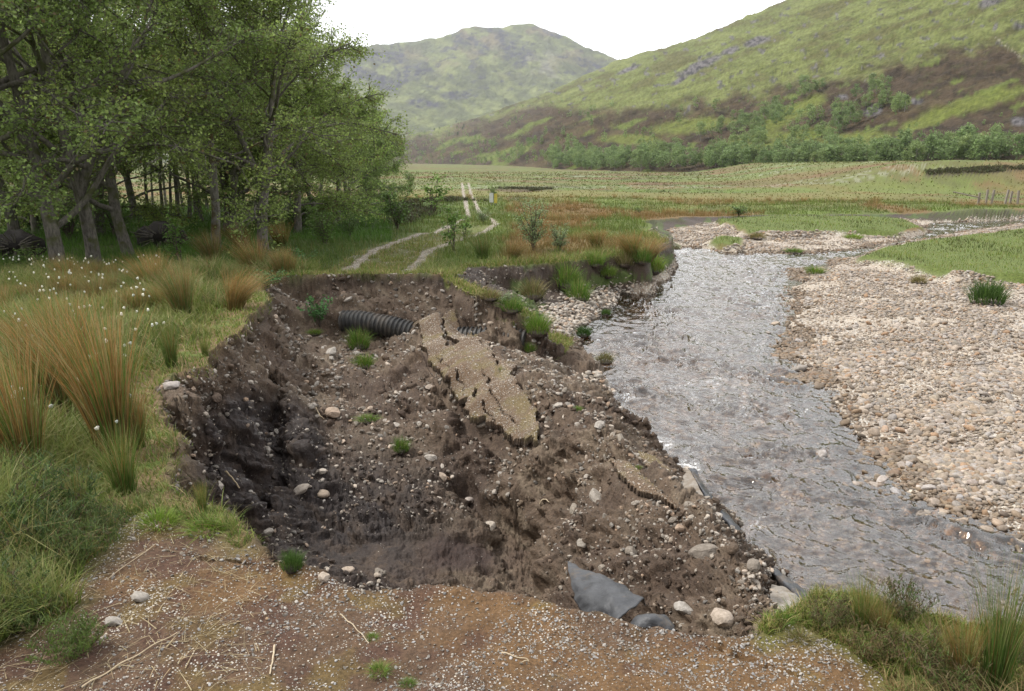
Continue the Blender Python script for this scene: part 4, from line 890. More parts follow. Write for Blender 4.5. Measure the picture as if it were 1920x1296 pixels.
def hill_col(x, y, z, u, v, s):
    c = np.zeros(x.shape + (3,)) + (.138, .158, .052)
    st = v + .30 * u; f = fbm(u * .010, st * .055, 5, 850); g = fbm(u * .03, v * .06, 4, 860)
    c = lerp(c, (.17, .19, .065), sst(-.1, .35, f)); c = lerp(c, (.105, .095, .04), sst(.02, .42, -f + .4 * g) * .75)
    bl = np.interp(u, [740, 1000, 1080, 1180, 1300, 1420, 1540, 1700, 1830, 1900, 1990, 2300], [262, 196, 208, 205, 196, 168, 155, 120, 82, 92, 130, 200])
    br = sst(-14, 16, v - bl + 26 * fbm(u * .02, v * .03, 4, 870))
    H = np.zeros_like(c) + (.072, .052, .033); H = lerp(H, (.045, .034, .024), sst(-.1, .3, g)); H = lerp(H, (.11, .085, .045), sst(.1, .4, f) * .6)
    hg = sst(.27, .47, fbm(u * .011 + 3, (v + .35 * u) * .035, 4, 880) + sst(230, 290, v) * .16 - .02)
    H = lerp(H, (.13, .165, .04), hg * .85)
    for b in [(1840, 190, 130, 16, -.28), (1745, 225, 60, 12, -.3), (1480, 215, 90, 18, -.5), (1300, 235, 90, 14, -.1), (1600, 262, 80, 16, -.1), (1450, 262, 120, 16, -.15), (1180, 262, 60, 10, 0)]: H = lerp(H, (.15, .18, .04), blob(u, v, *b, s=3) * .8)
    c = lerp(c, H, br) if False else c + (H - c) * br[..., None]
    c = lerp(c, (.075, .075, .032), sst(.62, .9, bil(u * .011, st * .06, 4, 897)) * .6)
    rk = np.zeros_like(u)
    for b in [(1310, 125, 50, 10, -.42), (1420, 78, 34, 8, -.3), (1370, 95, 22, 7, -.4), (1855, 5, 26, 9, -.2), (1912, 48, 14, 10, -.3), (1635, 207, 20, 11, -.3), (1275, 150, 20, 6, -.5), (1580, 182, 12, 6, 0), (1180, 130, 26, 5, -.4), (1720, 190, 12, 6, 0), (1910, 228, 18, 9, 0)]: rk = np.maximum(rk, blob(u, v, *b, s=7))
    rk = np.maximum(rk, sst(.40, .5, fbm(u * .05, v * .09, 3, 890)) * (br < .5) * .8)
    R_ = np.zeros_like(c) + (.15, .14, .14); R_ = lerp(R_, (.065, .06, .065), sst(-.1, .25, fbm(u * .12, v * .2, 3, 891)))
    c = c + (R_ - c) * rk[..., None]
    pth = sst(1.6, .6, np.abs(v - np.interp(u, [1860, 1890, 1930], [65, 88, 120]))) * (u > 1865)
    c = c + (np.array((.3, .28, .22)) - c) * (pth * .6)[..., None]
    c *= (1 + .30 * fbm(u * .2, v * .35, 3, 895) + .2 * fbm(u * .05, st * .2, 4, 896))[..., None]
    return c
HILL = relief('hillside', [(640, 306, 1900), (700, 306, 1700), (800, 309, 1250), (900, 311, 900), (980, 315, 650), (1040, 321, 440), (1200, 322, 340), (1500, 321, 290), (1700, 316, 262), (1920, 308, 250), (2150, 305, 250), (2500, 305, 250)],
    [(640, 280, 2500), (700, 268, 2450), (740, 260, 2400), (880, 225, 2150), (1000, 184, 1980), (1080, 150, 1850), (1160, 112, 1750), (1250, 88, 1600), (1330, 60, 1500), (1400, 30, 1400), (1480, 0, 1300), (1600, -55, 1200), (1900, -190, 1050), (2200, -300, 980), (2500, -330, 950)],
    900, 520, hill_rough, hill_col, M_HILL, prof=1.12)
def mtn_rough(x, y, s, A):
    e = np.clip(s * 3, 0, 1) * np.where(s > .96, .35, 1)
    g = bil(x * .0011, y * .0006, 4, 900, .55) - .5
    return e * (95 * g * (1 - .5 * s) + 60 * fbm(x * .0016, y * .0013, 4, 910) + 26 * fbm(x * .006, y * .006, 4, 920) + 16 * (bil(x * .011, y * .011, 3, 930) - .5))
def mtn_col(x, y, z, u, v, s):
    c = np.zeros(x.shape + (3,)) + (.125, .145, .052); f = fbm(u * .02, v * .03, 5, 940); f2 = fbm(u * .012 + v * .012, v * .05 - u * .02, 4, 950)
    c = lerp(c, (.19, .21, .075), sst(-.05, .3, f2)); c = lerp(c, (.17, .14, .08), sst(.0, .3, f) * sst(170, 70, v)); c = lerp(c, (.09, .10, .05), sst(.0, .35, -f2) * .6)
    rk = np.zeros_like(u)
    for b in [(720, 110, 50, 14, .15), (700, 145, 70, 16, .35), (775, 132, 45, 20, -.3), (860, 180, 42, 9, -.05), (800, 195, 40, 9, .1), (960, 88, 45, 16, .5), (985, 110, 30, 12, -.6), (880, 78, 36, 13, .5), (1030, 60, 30, 8, .3), (665, 135, 26, 14, 0), (1100, 118, 30, 8, .4), (930, 60, 40, 8, .2)]:
        rk = np.maximum(rk, blob(u, v, *b, s=11, n=.7))
    rk = np.maximum(rk, .8 * sst(.22, .36, fbm(u * .035 + v * .02, v * .07, 4, 977)) * (v < 170)) * (.45 + .55 * sst(-.1, .15, fbm(u * .09, v * .14, 3, 960)))
    c = lerp(c, (.04, .04, .06), rk); c = lerp(c, (.26, .25, .19), blob(u, v, 1020, 122, 26, 22, 0, s=12, n=1.0) * .6)
    return c * (1 + .25 * fbm(u * .06 + v * .05, v * .09 - u * .03, 4, 975) + .2 * fbm(u * .15, v * .2, 3, 970))[..., None]
MTN = relief('mountain', [(-100, 299, 3200), (600, 299, 3200), (1000, 299, 3200), (1500, 299, 3000)],
    [(-100, 190, 5200), (300, 175, 5200), (560, 148, 5000), (620, 118, 4900), (650, 100, 4850), (700, 86, 4800), (760, 73, 4800), (830, 63, 4750), (870, 52, 4750), (940, 52, 4750), (975, 45, 4750), (1000, 46, 4750), (1030, 58, 4700), (1070, 76, 4700), (1110, 98, 4650), (1165, 114, 4600), (1300, 165, 4400), (1500, 230, 4200)],
    760, 330, mtn_rough, mtn_col, M_MTN, prof=.95, back=1.3)

# ------------------------------------------------------------------ birches of the valley side
def blades_quads(c, size, nrm, asp=.6, r=None):
    """leaf-shaped quads centred at c with given normals"""
    r = r or rng; n = len(c); t = r.normal(size=(n, 3)); t -= (t * nrm).sum(1, keepdims=True) * nrm; t /= np.linalg.norm(t, axis=1, keepdims=True) + 1e-9
    b = np.cross(nrm, t); s = np.asarray(size)[:, None] * np.ones((n, 1))
    V_ = np.stack([c - t * s, c + b * s * asp, c + t * s, c - b * s * asp], 1).reshape(-1, 3)
    return V_, np.arange(n * 4).reshape(-1, 4)
M_FLEAF = mat_leaf('birch_leaves', .5, .6, (.85, 1.15)); M_FBARK = mat_bark('birch_bark', (.10, .09, .08), (.3, .28, .26), (.14, .12, .1), 2)
def birch_mesh(seed, conif=False):
    r = np.random.default_rng(seed); nl = 900
    h = 1.0; t = r.random(nl) ** .85; prof = np.sin(np.clip(t * .93 + .05, 0, 1) * np.pi) ** .7 * (.34 if not conif else .2)
    ncl = 26; ct = r.uniform(.25, .98, ncl); ca = r.random(ncl) * 6.28; cr_ = np.sin(np.clip((ct - .2) / .8, 0, 1) * np.pi * .93 + .12) ** .8 * .27 * (.5 if conif else 1) * r.uniform(.5, 1.1, ncl)
    k = r.integers(0, ncl, nl); c = np.stack([np.cos(ca[k]) * cr_[k], np.sin(ca[k]) * cr_[k], ct[k]], 1) + r.normal(size=(nl, 3)) * (.062, .062, .05)
    nrm = r.normal(size=(nl, 3)); nrm[:, 2] = np.abs(nrm[:, 2]) + .4; nrm /= np.linalg.norm(nrm, axis=1, keepdims=True)
    V_, F_ = blades_quads(c, r.uniform(.018, .038, nl), nrm, .7, r)
    base = np.array((.21, .28, .115)) if not conif else np.array((.06, .10, .05)); col = np.repeat(base * r.uniform(.75, 1.3, (nl, 1)) * (1, 1, 1), 4, 0)
    tv, tf = tube([(0, 0, -.03), (.01, 0, .3), (-.01, .01, .62), (0, 0, .93)], [.018, .013, .009, .003], 5)
    Vt = np.vstack([V_, tv]); Ft = np.vstack([F_, tf + len(V_)]); mi = np.r_[np.zeros(len(F_)), np.ones(len(tf))]
    return mesh('birch', Vt, Ft, [M_FLEAF, M_FBARK], np.vstack([col, np.ones((len(tv), 3)) * .3]), smooth=False, mi=mi), (V_, F_, col)
BIR = [birch_mesh(s) for s in range(6)]; CON = [birch_mesh(s, True) for s in (20, 21)]
hz_u, hz_v = HILL['u'], HILL['v']
def hill_pick(n, w):
    w = np.clip(w, 0, None).ravel(); c = np.cumsum(w); k = np.clip(np.searchsorted(c, rng.random(n) * c[-1]), 0, len(w) - 1)
    return np.stack([HILL['x'].ravel()[k], HILL['y'].ravel()[k], HILL['z'].ravel()[k]], 1) + rng.normal(size=(n, 3)) * (1.5, 1.5, 0)
okv = (hz_v > 90) & (hz_u > 735) & (hz_u < 2000) & (HILL['s'][:, None] >= 0) & (HILL['s'][:, None] < .97)
fu_line = np.interp(hz_u, [1040, 1500, 1700, 1920], [321, 322, 317, 306])
wband = okv * (hz_u > 1030) * sst(-34, -8, hz_v - fu_line) * (.5 + .5 * sst(-.3, .2, fbm(hz_u * .02, hz_v * .03, 2, 1000)))
wclump = np.zeros_like(hz_u)
for b in [(1560, 235, 95, 26, -.45), (1625, 195, 60, 18, -.5), (1480, 265, 110, 14, -.1), (1510, 175, 30, 14, -.2), (1420, 235, 90, 20, -.3), (1660, 205, 40, 20, 0)]: wclump = np.maximum(wclump, blob(hz_u, hz_v, *b, s=21, n=.5))
wclump = wclump * okv
wsc = okv * sst(.0, .3, fbm(hz_u * .016, hz_v * .03, 3, 1010)) * sst(190, 250, hz_v - np.interp(hz_u, [740, 1000, 1300], [30, 0, 0])) * (hz_u < 1500)
wleft = okv * (hz_u < 1080) * sst(245, 290, hz_v) * (.3 + sst(-.2, .3, fbm(hz_u * .03, hz_v * .05, 3, 1020)))
wskyl = okv * (hz_u < 1060) * sst(24, 6, np.abs(hz_v - np.interp(hz_u, [740, 880, 1000, 1060], [268, 232, 196, 170]) - 8))
def plant(n, w, hr, label, cat_, group, protos, name='birch'):
    p = hill_pick(n, w)
    for k in range(n):
        s = rng.uniform(*hr) * (1 if np.hypot(p[k, 0], p[k, 1]) < 1200 else 1.0)
        o = obj(name, protos[k % len(protos)][0], loc=p[k], rot=(0, 0, rng.random() * 6.28), scale=(s * rng.uniform(.9, 1.25), s * rng.uniform(.9, 1.25), s)); tag(o, label, cat_, group)
def plant_stuff(n, w, hr, name, label, protos=BIR):
    p = hill_pick(n, w); Vs, Fs, Cs = [], [], []; o_ = 0
    for k in range(n):
        V_, F_, c_ = protos[k % len(protos)][1]; sel = rng.integers(0, len(F_), 260)
        vv = V_.reshape(-1, 4, 3)[sel]; vv = (vv - vv.mean(1, keepdims=True)) * 1.7 + vv.mean(1, keepdims=True); vv = vv.reshape(-1, 3)
        s = rng.uniform(*hr); a = rng.random() * 6.28; R_ = np.array([[math.cos(a), -math.sin(a), 0], [math.sin(a), math.cos(a), 0], [0, 0, 1]])
        Vs.append((vv * s) @ R_.T + p[k]); Cs.append(c_.reshape(-1, 4, 3)[sel].reshape(-1, 3) * rng.uniform(.8, 1.2)); o_ += len(vv)
    V_ = np.vstack(Vs); tag(obj(name, mesh(name, V_, np.arange(len(V_)).reshape(-1, 4), M_FLEAF, np.vstack(Cs), smooth=False)), label, 'woodland', kind='stuff')
plant(150, wband, (4.5, 8.5), 'grey green birch in the straight belt along the foot of the hill', 'tree', 'birches at the foot of the hill', BIR)
plant(85, wclump, (4, 7.5), 'birch in the loose wood climbing the middle of the hillside', 'tree', 'birches climbing the hillside', BIR)
plant(40, wsc + .4 * wleft, (5, 9), 'lone birch dotted over the brown lower slope left of the wood', 'tree', 'scattered birches on the slope', BIR)
plant(14, wskyl, (7, 10), 'small dark conifer on the falling ridge line', 'conifer', 'conifers on the ridge line', CON, 'conifer')
plant_stuff(330, wband, (4, 8), 'birch_wood', 'continuous belt of birches along the foot of the hill')
plant_stuff(70, wclump, (3.5, 7), 'hillside_wood', 'open birch wood on the middle of the hillside')
plant_stuff(380, wsc + wleft * 1.6 + .3 * wskyl, (4, 8), 'distant_scrub', 'sparse young trees over the lower slope and glen floor')

plant_stuff(520, okv * sst(150, 215, hz_v) * (hz_u > 950) * (.3 + sst(-.2, .2, fbm(hz_u * .03, hz_v * .05, 2, 1033))), (.9, 2.2), 'hillside_scrub', 'small bushes speckling the heather slope')
# ------------------------------------------------------------------ haze
def haze():
    x0, x1, y0, y1, z0, z1 = -5600, 5600, -60, 6800, -420, 1000
    V_ = np.array([(x, y, z) for z in (z0, z1) for y in (y0, y1) for x in (x0, x1)], float)
    F_ = np.array([(0, 2, 3, 1), (4, 5, 7, 6), (0, 1, 5, 4), (2, 6, 7, 3), (0, 4, 6, 2), (1, 3, 7, 5)])
    m = bpy.data.materials.new('haze'); m.use_nodes = True; nt = m.node_tree; nt.nodes.clear()
    v = N(nt, 'ShaderNodeVolumePrincipled'); v.inputs['Color'].default_value = (.93, .96, 1, 1); v.inputs['Density'].default_value = HAZE; v.inputs['Anisotropy'].default_value = .2
    o = N(nt, 'ShaderNodeOutputMaterial'); nt.links.new(v.outputs[0], o.inputs['Volume'])
    tag(obj('haze', mesh('haze', V_, F_, m, smooth=False)), 'thin pale haze in the glen air', 'haze', kind='stuff')
HAZE = 8e-5
haze()
# ------------------------------------------------------------------ grasses
def blades(root, h, lean, width, cb, ct, seg=3, r=None, curl=.35):
    """curved tapering blades; lean (n,2) = horizontal offset of the tip per unit height; cb/ct root and tip colours"""
    r = r or rng; n = len(root); h = np.asarray(h)[:, None]; a = r.random(n) * 6.283
    wd = np.stack([np.cos(a), np.sin(a), np.zeros(n)], 1) * np.asarray(width)[:, None]
    Vs, Cs = [], []
    for k in range(seg + 1):
        t = k / seg; p = root.copy(); p[:, :2] += lean * h * (.35 * t + .65 * t ** 2.2); ll = np.linalg.norm(lean, axis=1, keepdims=True)
        p[:, 2:] += h * (t - curl * ll * t ** 2.5 * .8)
        w = (1 - t) ** .7; c = cb + (ct - cb) * t
        if k < seg: Vs += [p - wd * w, p + wd * w]; Cs += [c, c]
        else: Vs.append(p); Cs.append(c)
    m = 2 * seg + 1; V_ = np.stack(Vs, 1).reshape(-1, 3); C_ = np.stack(Cs, 1).reshape(-1, 3); b = np.arange(n)[:, None] * m; F_ = []
    for k in range(seg - 1): F_.append(b + np.array([2 * k, 2 * k + 1, 2 * k + 3, 2 * k + 2]))
    T_ = b + np.array([2 * seg - 2, 2 * seg - 1, 2 * seg])
    return V_, [np.vstack(F_) if F_ else np.zeros((0, 4), int), T_], C_
def join(parts):
    V_, Q_, T_, C_ = [], [], [], []; o_ = 0
    for v, (q, t), c in parts: V_.append(v); Q_.append(q + o_); T_.append(t + o_); C_.append(c); o_ += len(v)
    return np.vstack(V_), [np.vstack(Q_), np.vstack(T_)], np.vstack(C_)
M_GRASS = mat_leaf('grass_blades', .3, .6, (.8, 1.2))
def pick(palette, w, n, r=None):
    r = r or rng; w = np.array(w[:len(palette)], float); k = r.choice(len(palette), n, p=w / w.sum()); return np.array(palette)[k] * r.uniform(.75, 1.25, (n, 1))
GRN = [(.085, .145, .025), (.12, .18, .035), (.17, .21, .05), (.34, .28, .14), (.24, .14, .055)]
in2 = inview & (U > -120) & (U < 2040)
meadow = (SO > np.where(Rg2 > 30, .35, .02)) & (1 - m_road > .5) & (m_trk < .3) & in2
verge = m_ver > .4
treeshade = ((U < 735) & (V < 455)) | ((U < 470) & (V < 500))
# near meadow
w = meadow * (Rg2 < 20) * np.where(verge, .10, 1) * (1 - .93 * rim) * np.where((XW > 1.2) & (YW < 7), .22, 1)
p, n, i, j = scatter(120000, w * (.35 + sst(-.4, .2, fbm(XW * 1.1, YW * 1.1, 3, 1100))))
loc = fbm(p[:, 0] * .6, p[:, 1] * .6, 3, 1101); r_ = Rg2[i, j]; vg = verge[i, j]; lf = p[:, 0] < -1
h = (.10 + .26 * rng.random(len(p)) ** 1.3) * (.85 + .8 * sst(-.3, .4, loc)) * np.where(vg, .28, 1) * np.where(lf, 1.1, .75) * (.3 + .7 * sst(.1, 1.2, SO[i, j]))
lean = rng.normal(size=(len(p), 2)) * .55 + (-.25, .05)
cb = pick(GRN, [4, 4, 2, 2.2, .8], len(p)); rt = (p[:, 0] > 1.2)[:, None]; cb = np.where(rt & (rng.random((len(p), 1)) < .5), (.26, .18, .09), cb); yel = sst(.05, .4, fbm(p[:, 0] * .4, p[:, 1] * .4, 2, 1102))[:, None]
cb = cb * (1 - yel * .5) + np.array((.19, .25, .05)) * yel * .5; ct = cb * 1.0 + (np.array((.36, .31, .16)) - cb) * (rng.random((len(p), 1)) ** 2.5)
v, f, c = blades(p, h, lean, (.0022 + .0022 * rng.random(len(p))) * np.clip(r_ / 5, .8, 2.2), cb, ct)
tag(obj('grass', mesh('grass', v, f, M_GRASS, c, smooth=False)), 'long green and straw coloured grass on the left side of the track', 'grass', kind='stuff')
# short turf fringe and tufts on rims, verge and lip
w = (((SO > -.02) & (SO < .55) & (Rg2 < 34)) | (m_spur > .4) | (verge & (Rg2 < 34) & (fbm(XW * 1.6, YW * 1.6, 3, 1110) > -.02))) & in2 & (m_road < .5) & (m_trk < .4)
p, n, i, j = scatter(42000, w * (1 - .8 * rim))
h = (.035 + .10 * rng.random(len(p)) ** 1.6) * np.clip(Rg2[i, j] / 12, .6, 1.6) * np.where((p[:, 1] > 17) & (p[:, 0] > -.5), 1.9, 1); cb = pick([(.12, .19, .03), (.2, .24, .05), (.30, .25, .10), (.36, .28, .14)], [3, 4, 3, 2], len(p))
v, f, c = blades(p, h, rng.normal(size=(len(p), 2)) * .6, (.003 + .002 * rng.random(len(p))) * np.clip(Rg2[i, j] / 8, .7, 2), cb, cb * 1.15, seg=2)
tag(obj('turf_fringe', mesh('turf_fringe', v, f, M_GRASS, c, smooth=False)), 'short yellow green turf along the broken rim and track verges', 'grass', kind='stuff')
# middle distance
w = meadow * (Rg2 >= 17) * (Rg2 < 75) * np.where(verge, .05, 1)
gi = (gsi < -.25) & in2 & (Rg2 < 80)
p, n, i, j = scatter(110000, w * 1.0 + gi * .8)
cc = C[i, j]; r_ = Rg2[i, j]; isl = gi[i, j]; loc = fbm(p[:, 0] * .35, p[:, 1] * .25, 3, 1120)
h = (.12 + .30 * rng.random(len(p)) ** 1.5) * (.7 + .6 * sst(-.2, .3, loc)) * np.where(isl, .42, 1); h = np.where(treeshade[i, j], h * 1.0, h)
ru = sst(.0, .3, cc[:, 0] - cc[:, 1] + .02)[:, None] > .03
cb = np.where(ru, pick([(.24, .13, .05), (.30, .20, .09), (.16, .15, .04)], [3, 3, 2], len(p)), pick(GRN, [3, 5, 3, 1.2, .3], len(p)))
cb = np.where(isl[:, None], pick([(.11, .16, .03), (.16, .19, .045), (.22, .2, .08)], [3, 3, 2], len(p)) * (.6 + .75 * sst(-.3, .3, fbm(p[:, 0] * .5, p[:, 1] * .3, 3, 5)))[:, None], cb)
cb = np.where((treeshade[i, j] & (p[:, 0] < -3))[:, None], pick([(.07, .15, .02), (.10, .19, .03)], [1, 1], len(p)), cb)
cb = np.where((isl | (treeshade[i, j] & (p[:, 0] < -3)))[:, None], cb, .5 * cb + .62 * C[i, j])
v, f, c = blades(p, h, rng.normal(size=(len(p), 2)) * .35 + (-.1, 0), (.005 + .004 * rng.random(len(p))) * np.clip(r_ / 22, .8, 2.6), cb, cb * 1.12, seg=2)
tag(obj('meadow_grass', mesh('meadow_grass', v, f, M_GRASS, c, smooth=False)), 'meadow grass and rush over the flat glen floor and river islands', 'grass', kind='stuff')
# far plain: low tussocky growth
p, n, i, j = scatter(26000, meadow * (Rg2 >= 55) * (Rg2 < 330)); cc = C[i, j] * rng.uniform(.9, 1.25, (len(p), 1))
h = (.10 + .16 * rng.random(len(p))) * np.clip(Rg2[i, j] / 120, .8, 1.8)
v, f, c = blades(p, h, rng.normal(size=(len(p), 2)) * .5, .045 * np.clip(Rg2[i, j] / 60, 1, 5) * np.ones(len(p)), cc, cc * 1.1, seg=2)
tag(obj('plain_tussocks', mesh('plain_tussocks', v, f, M_GRASS, c, smooth=False)), 'low tussocks speckling the far plain', 'grass', kind='stuff')
# dead grass litter on the left verge and road edge
w = in2 & (Rg2 < 8) & (SO > 0) & ((np.abs(s_road) < .6) & (U < 520) | (rim > .4) | ((m_road > .5) & (U < 500)))
p, n, i, j = scatter(1500, w * 1.0); p[:, 2] += .006
v, f, c = blades(p, .012 + .012 * rng.random(len(p)), rng.normal(size=(len(p), 2)) * 4.5, .0016 + .0014 * rng.random(len(p)), pick([(.42, .33, .2), (.30, .2, .12)], [2, 1], len(p)), pick([(.5, .4, .26)], [1], len(p)), seg=2, curl=0)
tag(obj('grass_litter', mesh('grass_litter', v, f, M_GRASS, c, smooth=False)), 'bleached dead grass strewn over the road edge', 'grass litter', kind='stuff')

# ------------------------------------------------------------------ rushes (individual tussocks)
def rush_mesh(seed, n, spread, wind, brown, hmin=.55, br=.10):
    r = np.random.default_rng(seed); a = r.random(n) * 6.283; q = np.sqrt(r.random(n)) * br
    root = np.stack([np.cos(a) * q, np.sin(a) * q, -.03 + 0 * a], 1); h = hmin + (1 - hmin) * r.random(n) ** .7
    lean = np.stack([np.cos(a), np.sin(a)], 1) * (q / br * spread)[:, None] + r.normal(size=(n, 2)) * .13 + wind
    bm_ = r.random((n, 1)) < brown
    cb = np.where(bm_, [(.13, .10, .03)], [(.06, .13, .02)]) * r.uniform(.7, 1.3, (n, 1))
    ct = np.where(bm_, [(.39, .21, .08)], [(.15, .20, .05)]) * r.uniform(.7, 1.3, (n, 1)); ct = np.where(r.random((n, 1)) < .18, [(.48, .38, .2)], ct)
    v, f, c = blades(root, h, lean, np.full(n, .0032), cb, ct, seg=4, r=r)
    return mesh('rush_tussock', v, f, M_GRASS, c, smooth=False)
RB = [rush_mesh(s, 560, .34, (-.22, .02), .6) for s in (1, 2, 3)]; RG_ = [rush_mesh(s, 300, .30, (-.05, 0), .12) for s in (4, 5)]; RX = [rush_mesh(s, 420, .45, (.35, 0), .85) for s in (6,)]
RF = [rush_mesh(s, 130, .5, (-.05, 0), .9, br=.2) for s in (7, 8, 9)]
def rush(me, u, v, hp, label, wid=1.0, group=None, name='rush_tussock', rz=0.0):
    g = on_ground(u, v); d = math.hypot(g.x, g.y); h = hp / F * math.hypot(d, EYE - g.z)
    o = obj(name, me, loc=g, rot=(0, 0, rz), scale=(h * wid, h * wid, h)); return tag(o, label, 'rushes' if 'rush' in name else 'grass', group)
for k, (me, u, v, hp, wd, lb) in enumerate([
    (RB[0], 215, 850, 320, .75, 'tallest rust brown rush tussock at the left, right of the cotton grass heads'), (RB[1], 50, 905, 290, .8, 'brown rush tussock cut by the lower left frame edge'), (RB[2], 120, 800, 270, .85, 'broad brown and green rush tussock behind the two nearest ones at left'),
    (RB[0], 150, 720, 190, .9, 'brown rush tussock in the middle of the cotton grass'), (RB[1], 345, 600, 130, .9, 'rush tussock with brown tips leaning left near the pit rim'), (RX[0], 440, 580, 95, 1.3, 'foxy brown rush tussock arching over at the pit rim'),
    (RG_[0], 322, 688, 110, .75, 'neat dark green rush tuft with bare foot on the left rim'), (RG_[1], 385, 668, 45, 1.0, 'low green tuft right of the neat dark green rush'), (RB[2], 260, 840, 130, .8, 'brown rushes at the edge of the slumped bank'),
    (RG_[1], 150, 985, 120, .9, 'thin green rushes above the heather at lower left'), (RG_[0], 235, 925, 150, 1.0, 'green rush tuft just left of the slumped block'), (RG_[1], 380, 960, 70, .9, 'sparse bright rush shoots on the grass lip by the pit corner'),
    (RG_[0], 1862, 1300, 270, .62, 'tall green rush tussock in the bottom right corner'), (RB[1], 1800, 1296, 170, .6, 'shorter browner rushes left of the tall corner tussock'), (RG_[1], 1615, 1185, 130, .8, 'green rushes by the end of the bank membrane'), (RB[2], 1650, 1200, 90, .9, 'brown flattened rushes right of the bank membrane'),
    (RG_[0], 1740, 1250, 90, .9, 'low green rushes between the membrane and the corner tussock'),
    (RB[0], 480, 520, 90, 1.2, 'brown rushes right behind the arching tussock'), (RB[1], 400, 500, 80, 1.2, 'brown rushes beyond the sapling at left'), (RB[2], 530, 465, 60, 1.4, 'straw coloured rushes at the left verge of the track'), (RB[0], 455, 470, 60, 1.4, 'straw coloured rushes below the lone pale trunk'), (RB[1], 290, 560, 100, 1.1, 'thin brown rushes left of the leaning pair'),
    (RX[0], 960, 490, 55, 1.3, 'brown rush tussock on top of the far peat bank'), (RB[1], 1185, 482, 60, 1.5, 'rust brown tussock crowning the corner of the peat bank'), (RX[0], 1215, 490, 55, 1.4, 'brown tussock hanging over the river corner'), (RB[0], 1120, 465, 45, 1.6, 'rust brown rushes behind the peat bank'),
    (RG_[0], 905, 485, 60, 1.5, 'bright green tuft at the left end of the far peat bank')]):
    rush(me, u, v, hp, lb, wd, rz=rng.uniform(-.4, .4))
w = ((SO > .35) & (XW < -1.7) & (Rg2 < 19) & (Rg2 > 3.5) & in2 & (m_road < .1) & (m_ver < .2)) * sst(-.2, .25, fbm(XW * .5, YW * .5, 3, 1150))
p, n, i, j = scatter(46, w, k=0.0)
for k in range(len(p)):
    s = rng.uniform(.42, .8); tag(obj('rush_tussock', RB[k % 3], loc=p[k], rot=(0, 0, rng.uniform(-.5, .5)), scale=(s * 1.1, s * 1.1, s)), 'brown tipped rush tussock in the left meadow among the cotton grass', 'rushes', 'rushes of the left meadow')
w = (meadow & (Rg2 > 17) & (Rg2 < 75) & (m_ver < .1)) * (C[..., 0] > C[..., 1] * .95) * (U > 560)
p, n, i, j = scatter(170, w * ~treeshade, k=1.0)
for k in range(len(p)):
    s = rng.uniform(.4, .75) * (1.2 if Rg2[i[k], j[k]] > 35 else 1); tag(obj('rush_tussock', RF[k % 3], loc=p[k], rot=(0, 0, rng.random() * 6), scale=(s * 1.2, s * 1.2, s * .8)), 'rust red rush tussock on the flat beyond the washout', 'rushes', 'rust red rushes of the flat')

# ------------------------------------------------------------------ grass tussocks and fallen sods (> blades, root_ball)
def tuss_mesh(seed, n=420, pal=None, droop=.9, up=.35):
    r = np.random.default_rng(seed); a = r.random(n) * 6.283; q = np.sqrt(r.random(n)) * .5
    root = np.stack([np.cos(a) * q, np.sin(a) * q, .32 * (1 - (q / .5) ** 2)], 1); h = r.uniform(.4, .9, n)
    lean = np.stack([np.cos(a), np.sin(a)], 1) * (droop * q / .5 * r.uniform(.5, 1.3, n))[:, None] + r.normal(size=(n, 2)) * .15
    c = pick(pal or [(.08, .17, .02), (.13, .22, .035), (.2, .24, .06), (.28, .22, .10)], [4, 4, 2, 1], n, r)
    v, f, c = blades(root, h, lean, np.full(n, .011), c, c * 1.15, seg=3, r=r, curl=.5); return mesh('grass_blades', v, f, M_GRASS, c, smooth=False)
TG = [tuss_mesh(31), tuss_mesh(32)]; TS = [tuss_mesh(33, pal=[(.22, .17, .08), (.13, .14, .04), (.3, .25, .13)])]; TD = [tuss_mesh(35, 520, [(.045, .09, .02), (.07, .13, .03)], .6)]; TB = [tuss_mesh(36, 420, [(.12, .21, .025), (.18, .27, .04), (.25, .25, .08)], .9)]
_rb = stone_shape(77, IC3, .3, .5); _rb[:, 2] = _rb[:, 2] * .6; RBALL = mesh('root_ball', _rb * .62, IC3[1], M_SOIL, np.zeros((len(_rb), 3)) + (.045, .03, .02))
def tuft(me, u, v, wp, hs, label, name='grass_tussock', sx=1.0, rz=0.0, ball=True, pt=None):
    g = pt if pt is not None else on_ground(u, v); s = wp / F * math.hypot(math.hypot(g.x, g.y), EYE - g.z) * .62
    if ball:
        e = empty(name, g, rz); tag(e, label, 'grass'); b = obj('root_ball', RBALL, e, scale=(s * sx, s, s * hs)); c = obj('blades', me, e, loc=(0, 0, .05 * s), scale=(s * sx, s, s * hs))
    else: e = tag(obj(name, me, loc=g, rot=(0, 0, rz), scale=(s * sx, s, s * hs)), label, 'grass')
    return e
def wpt(u, v): x, y = P(u, v, WZ); return Vector((float(x), float(y), WZ + .02))
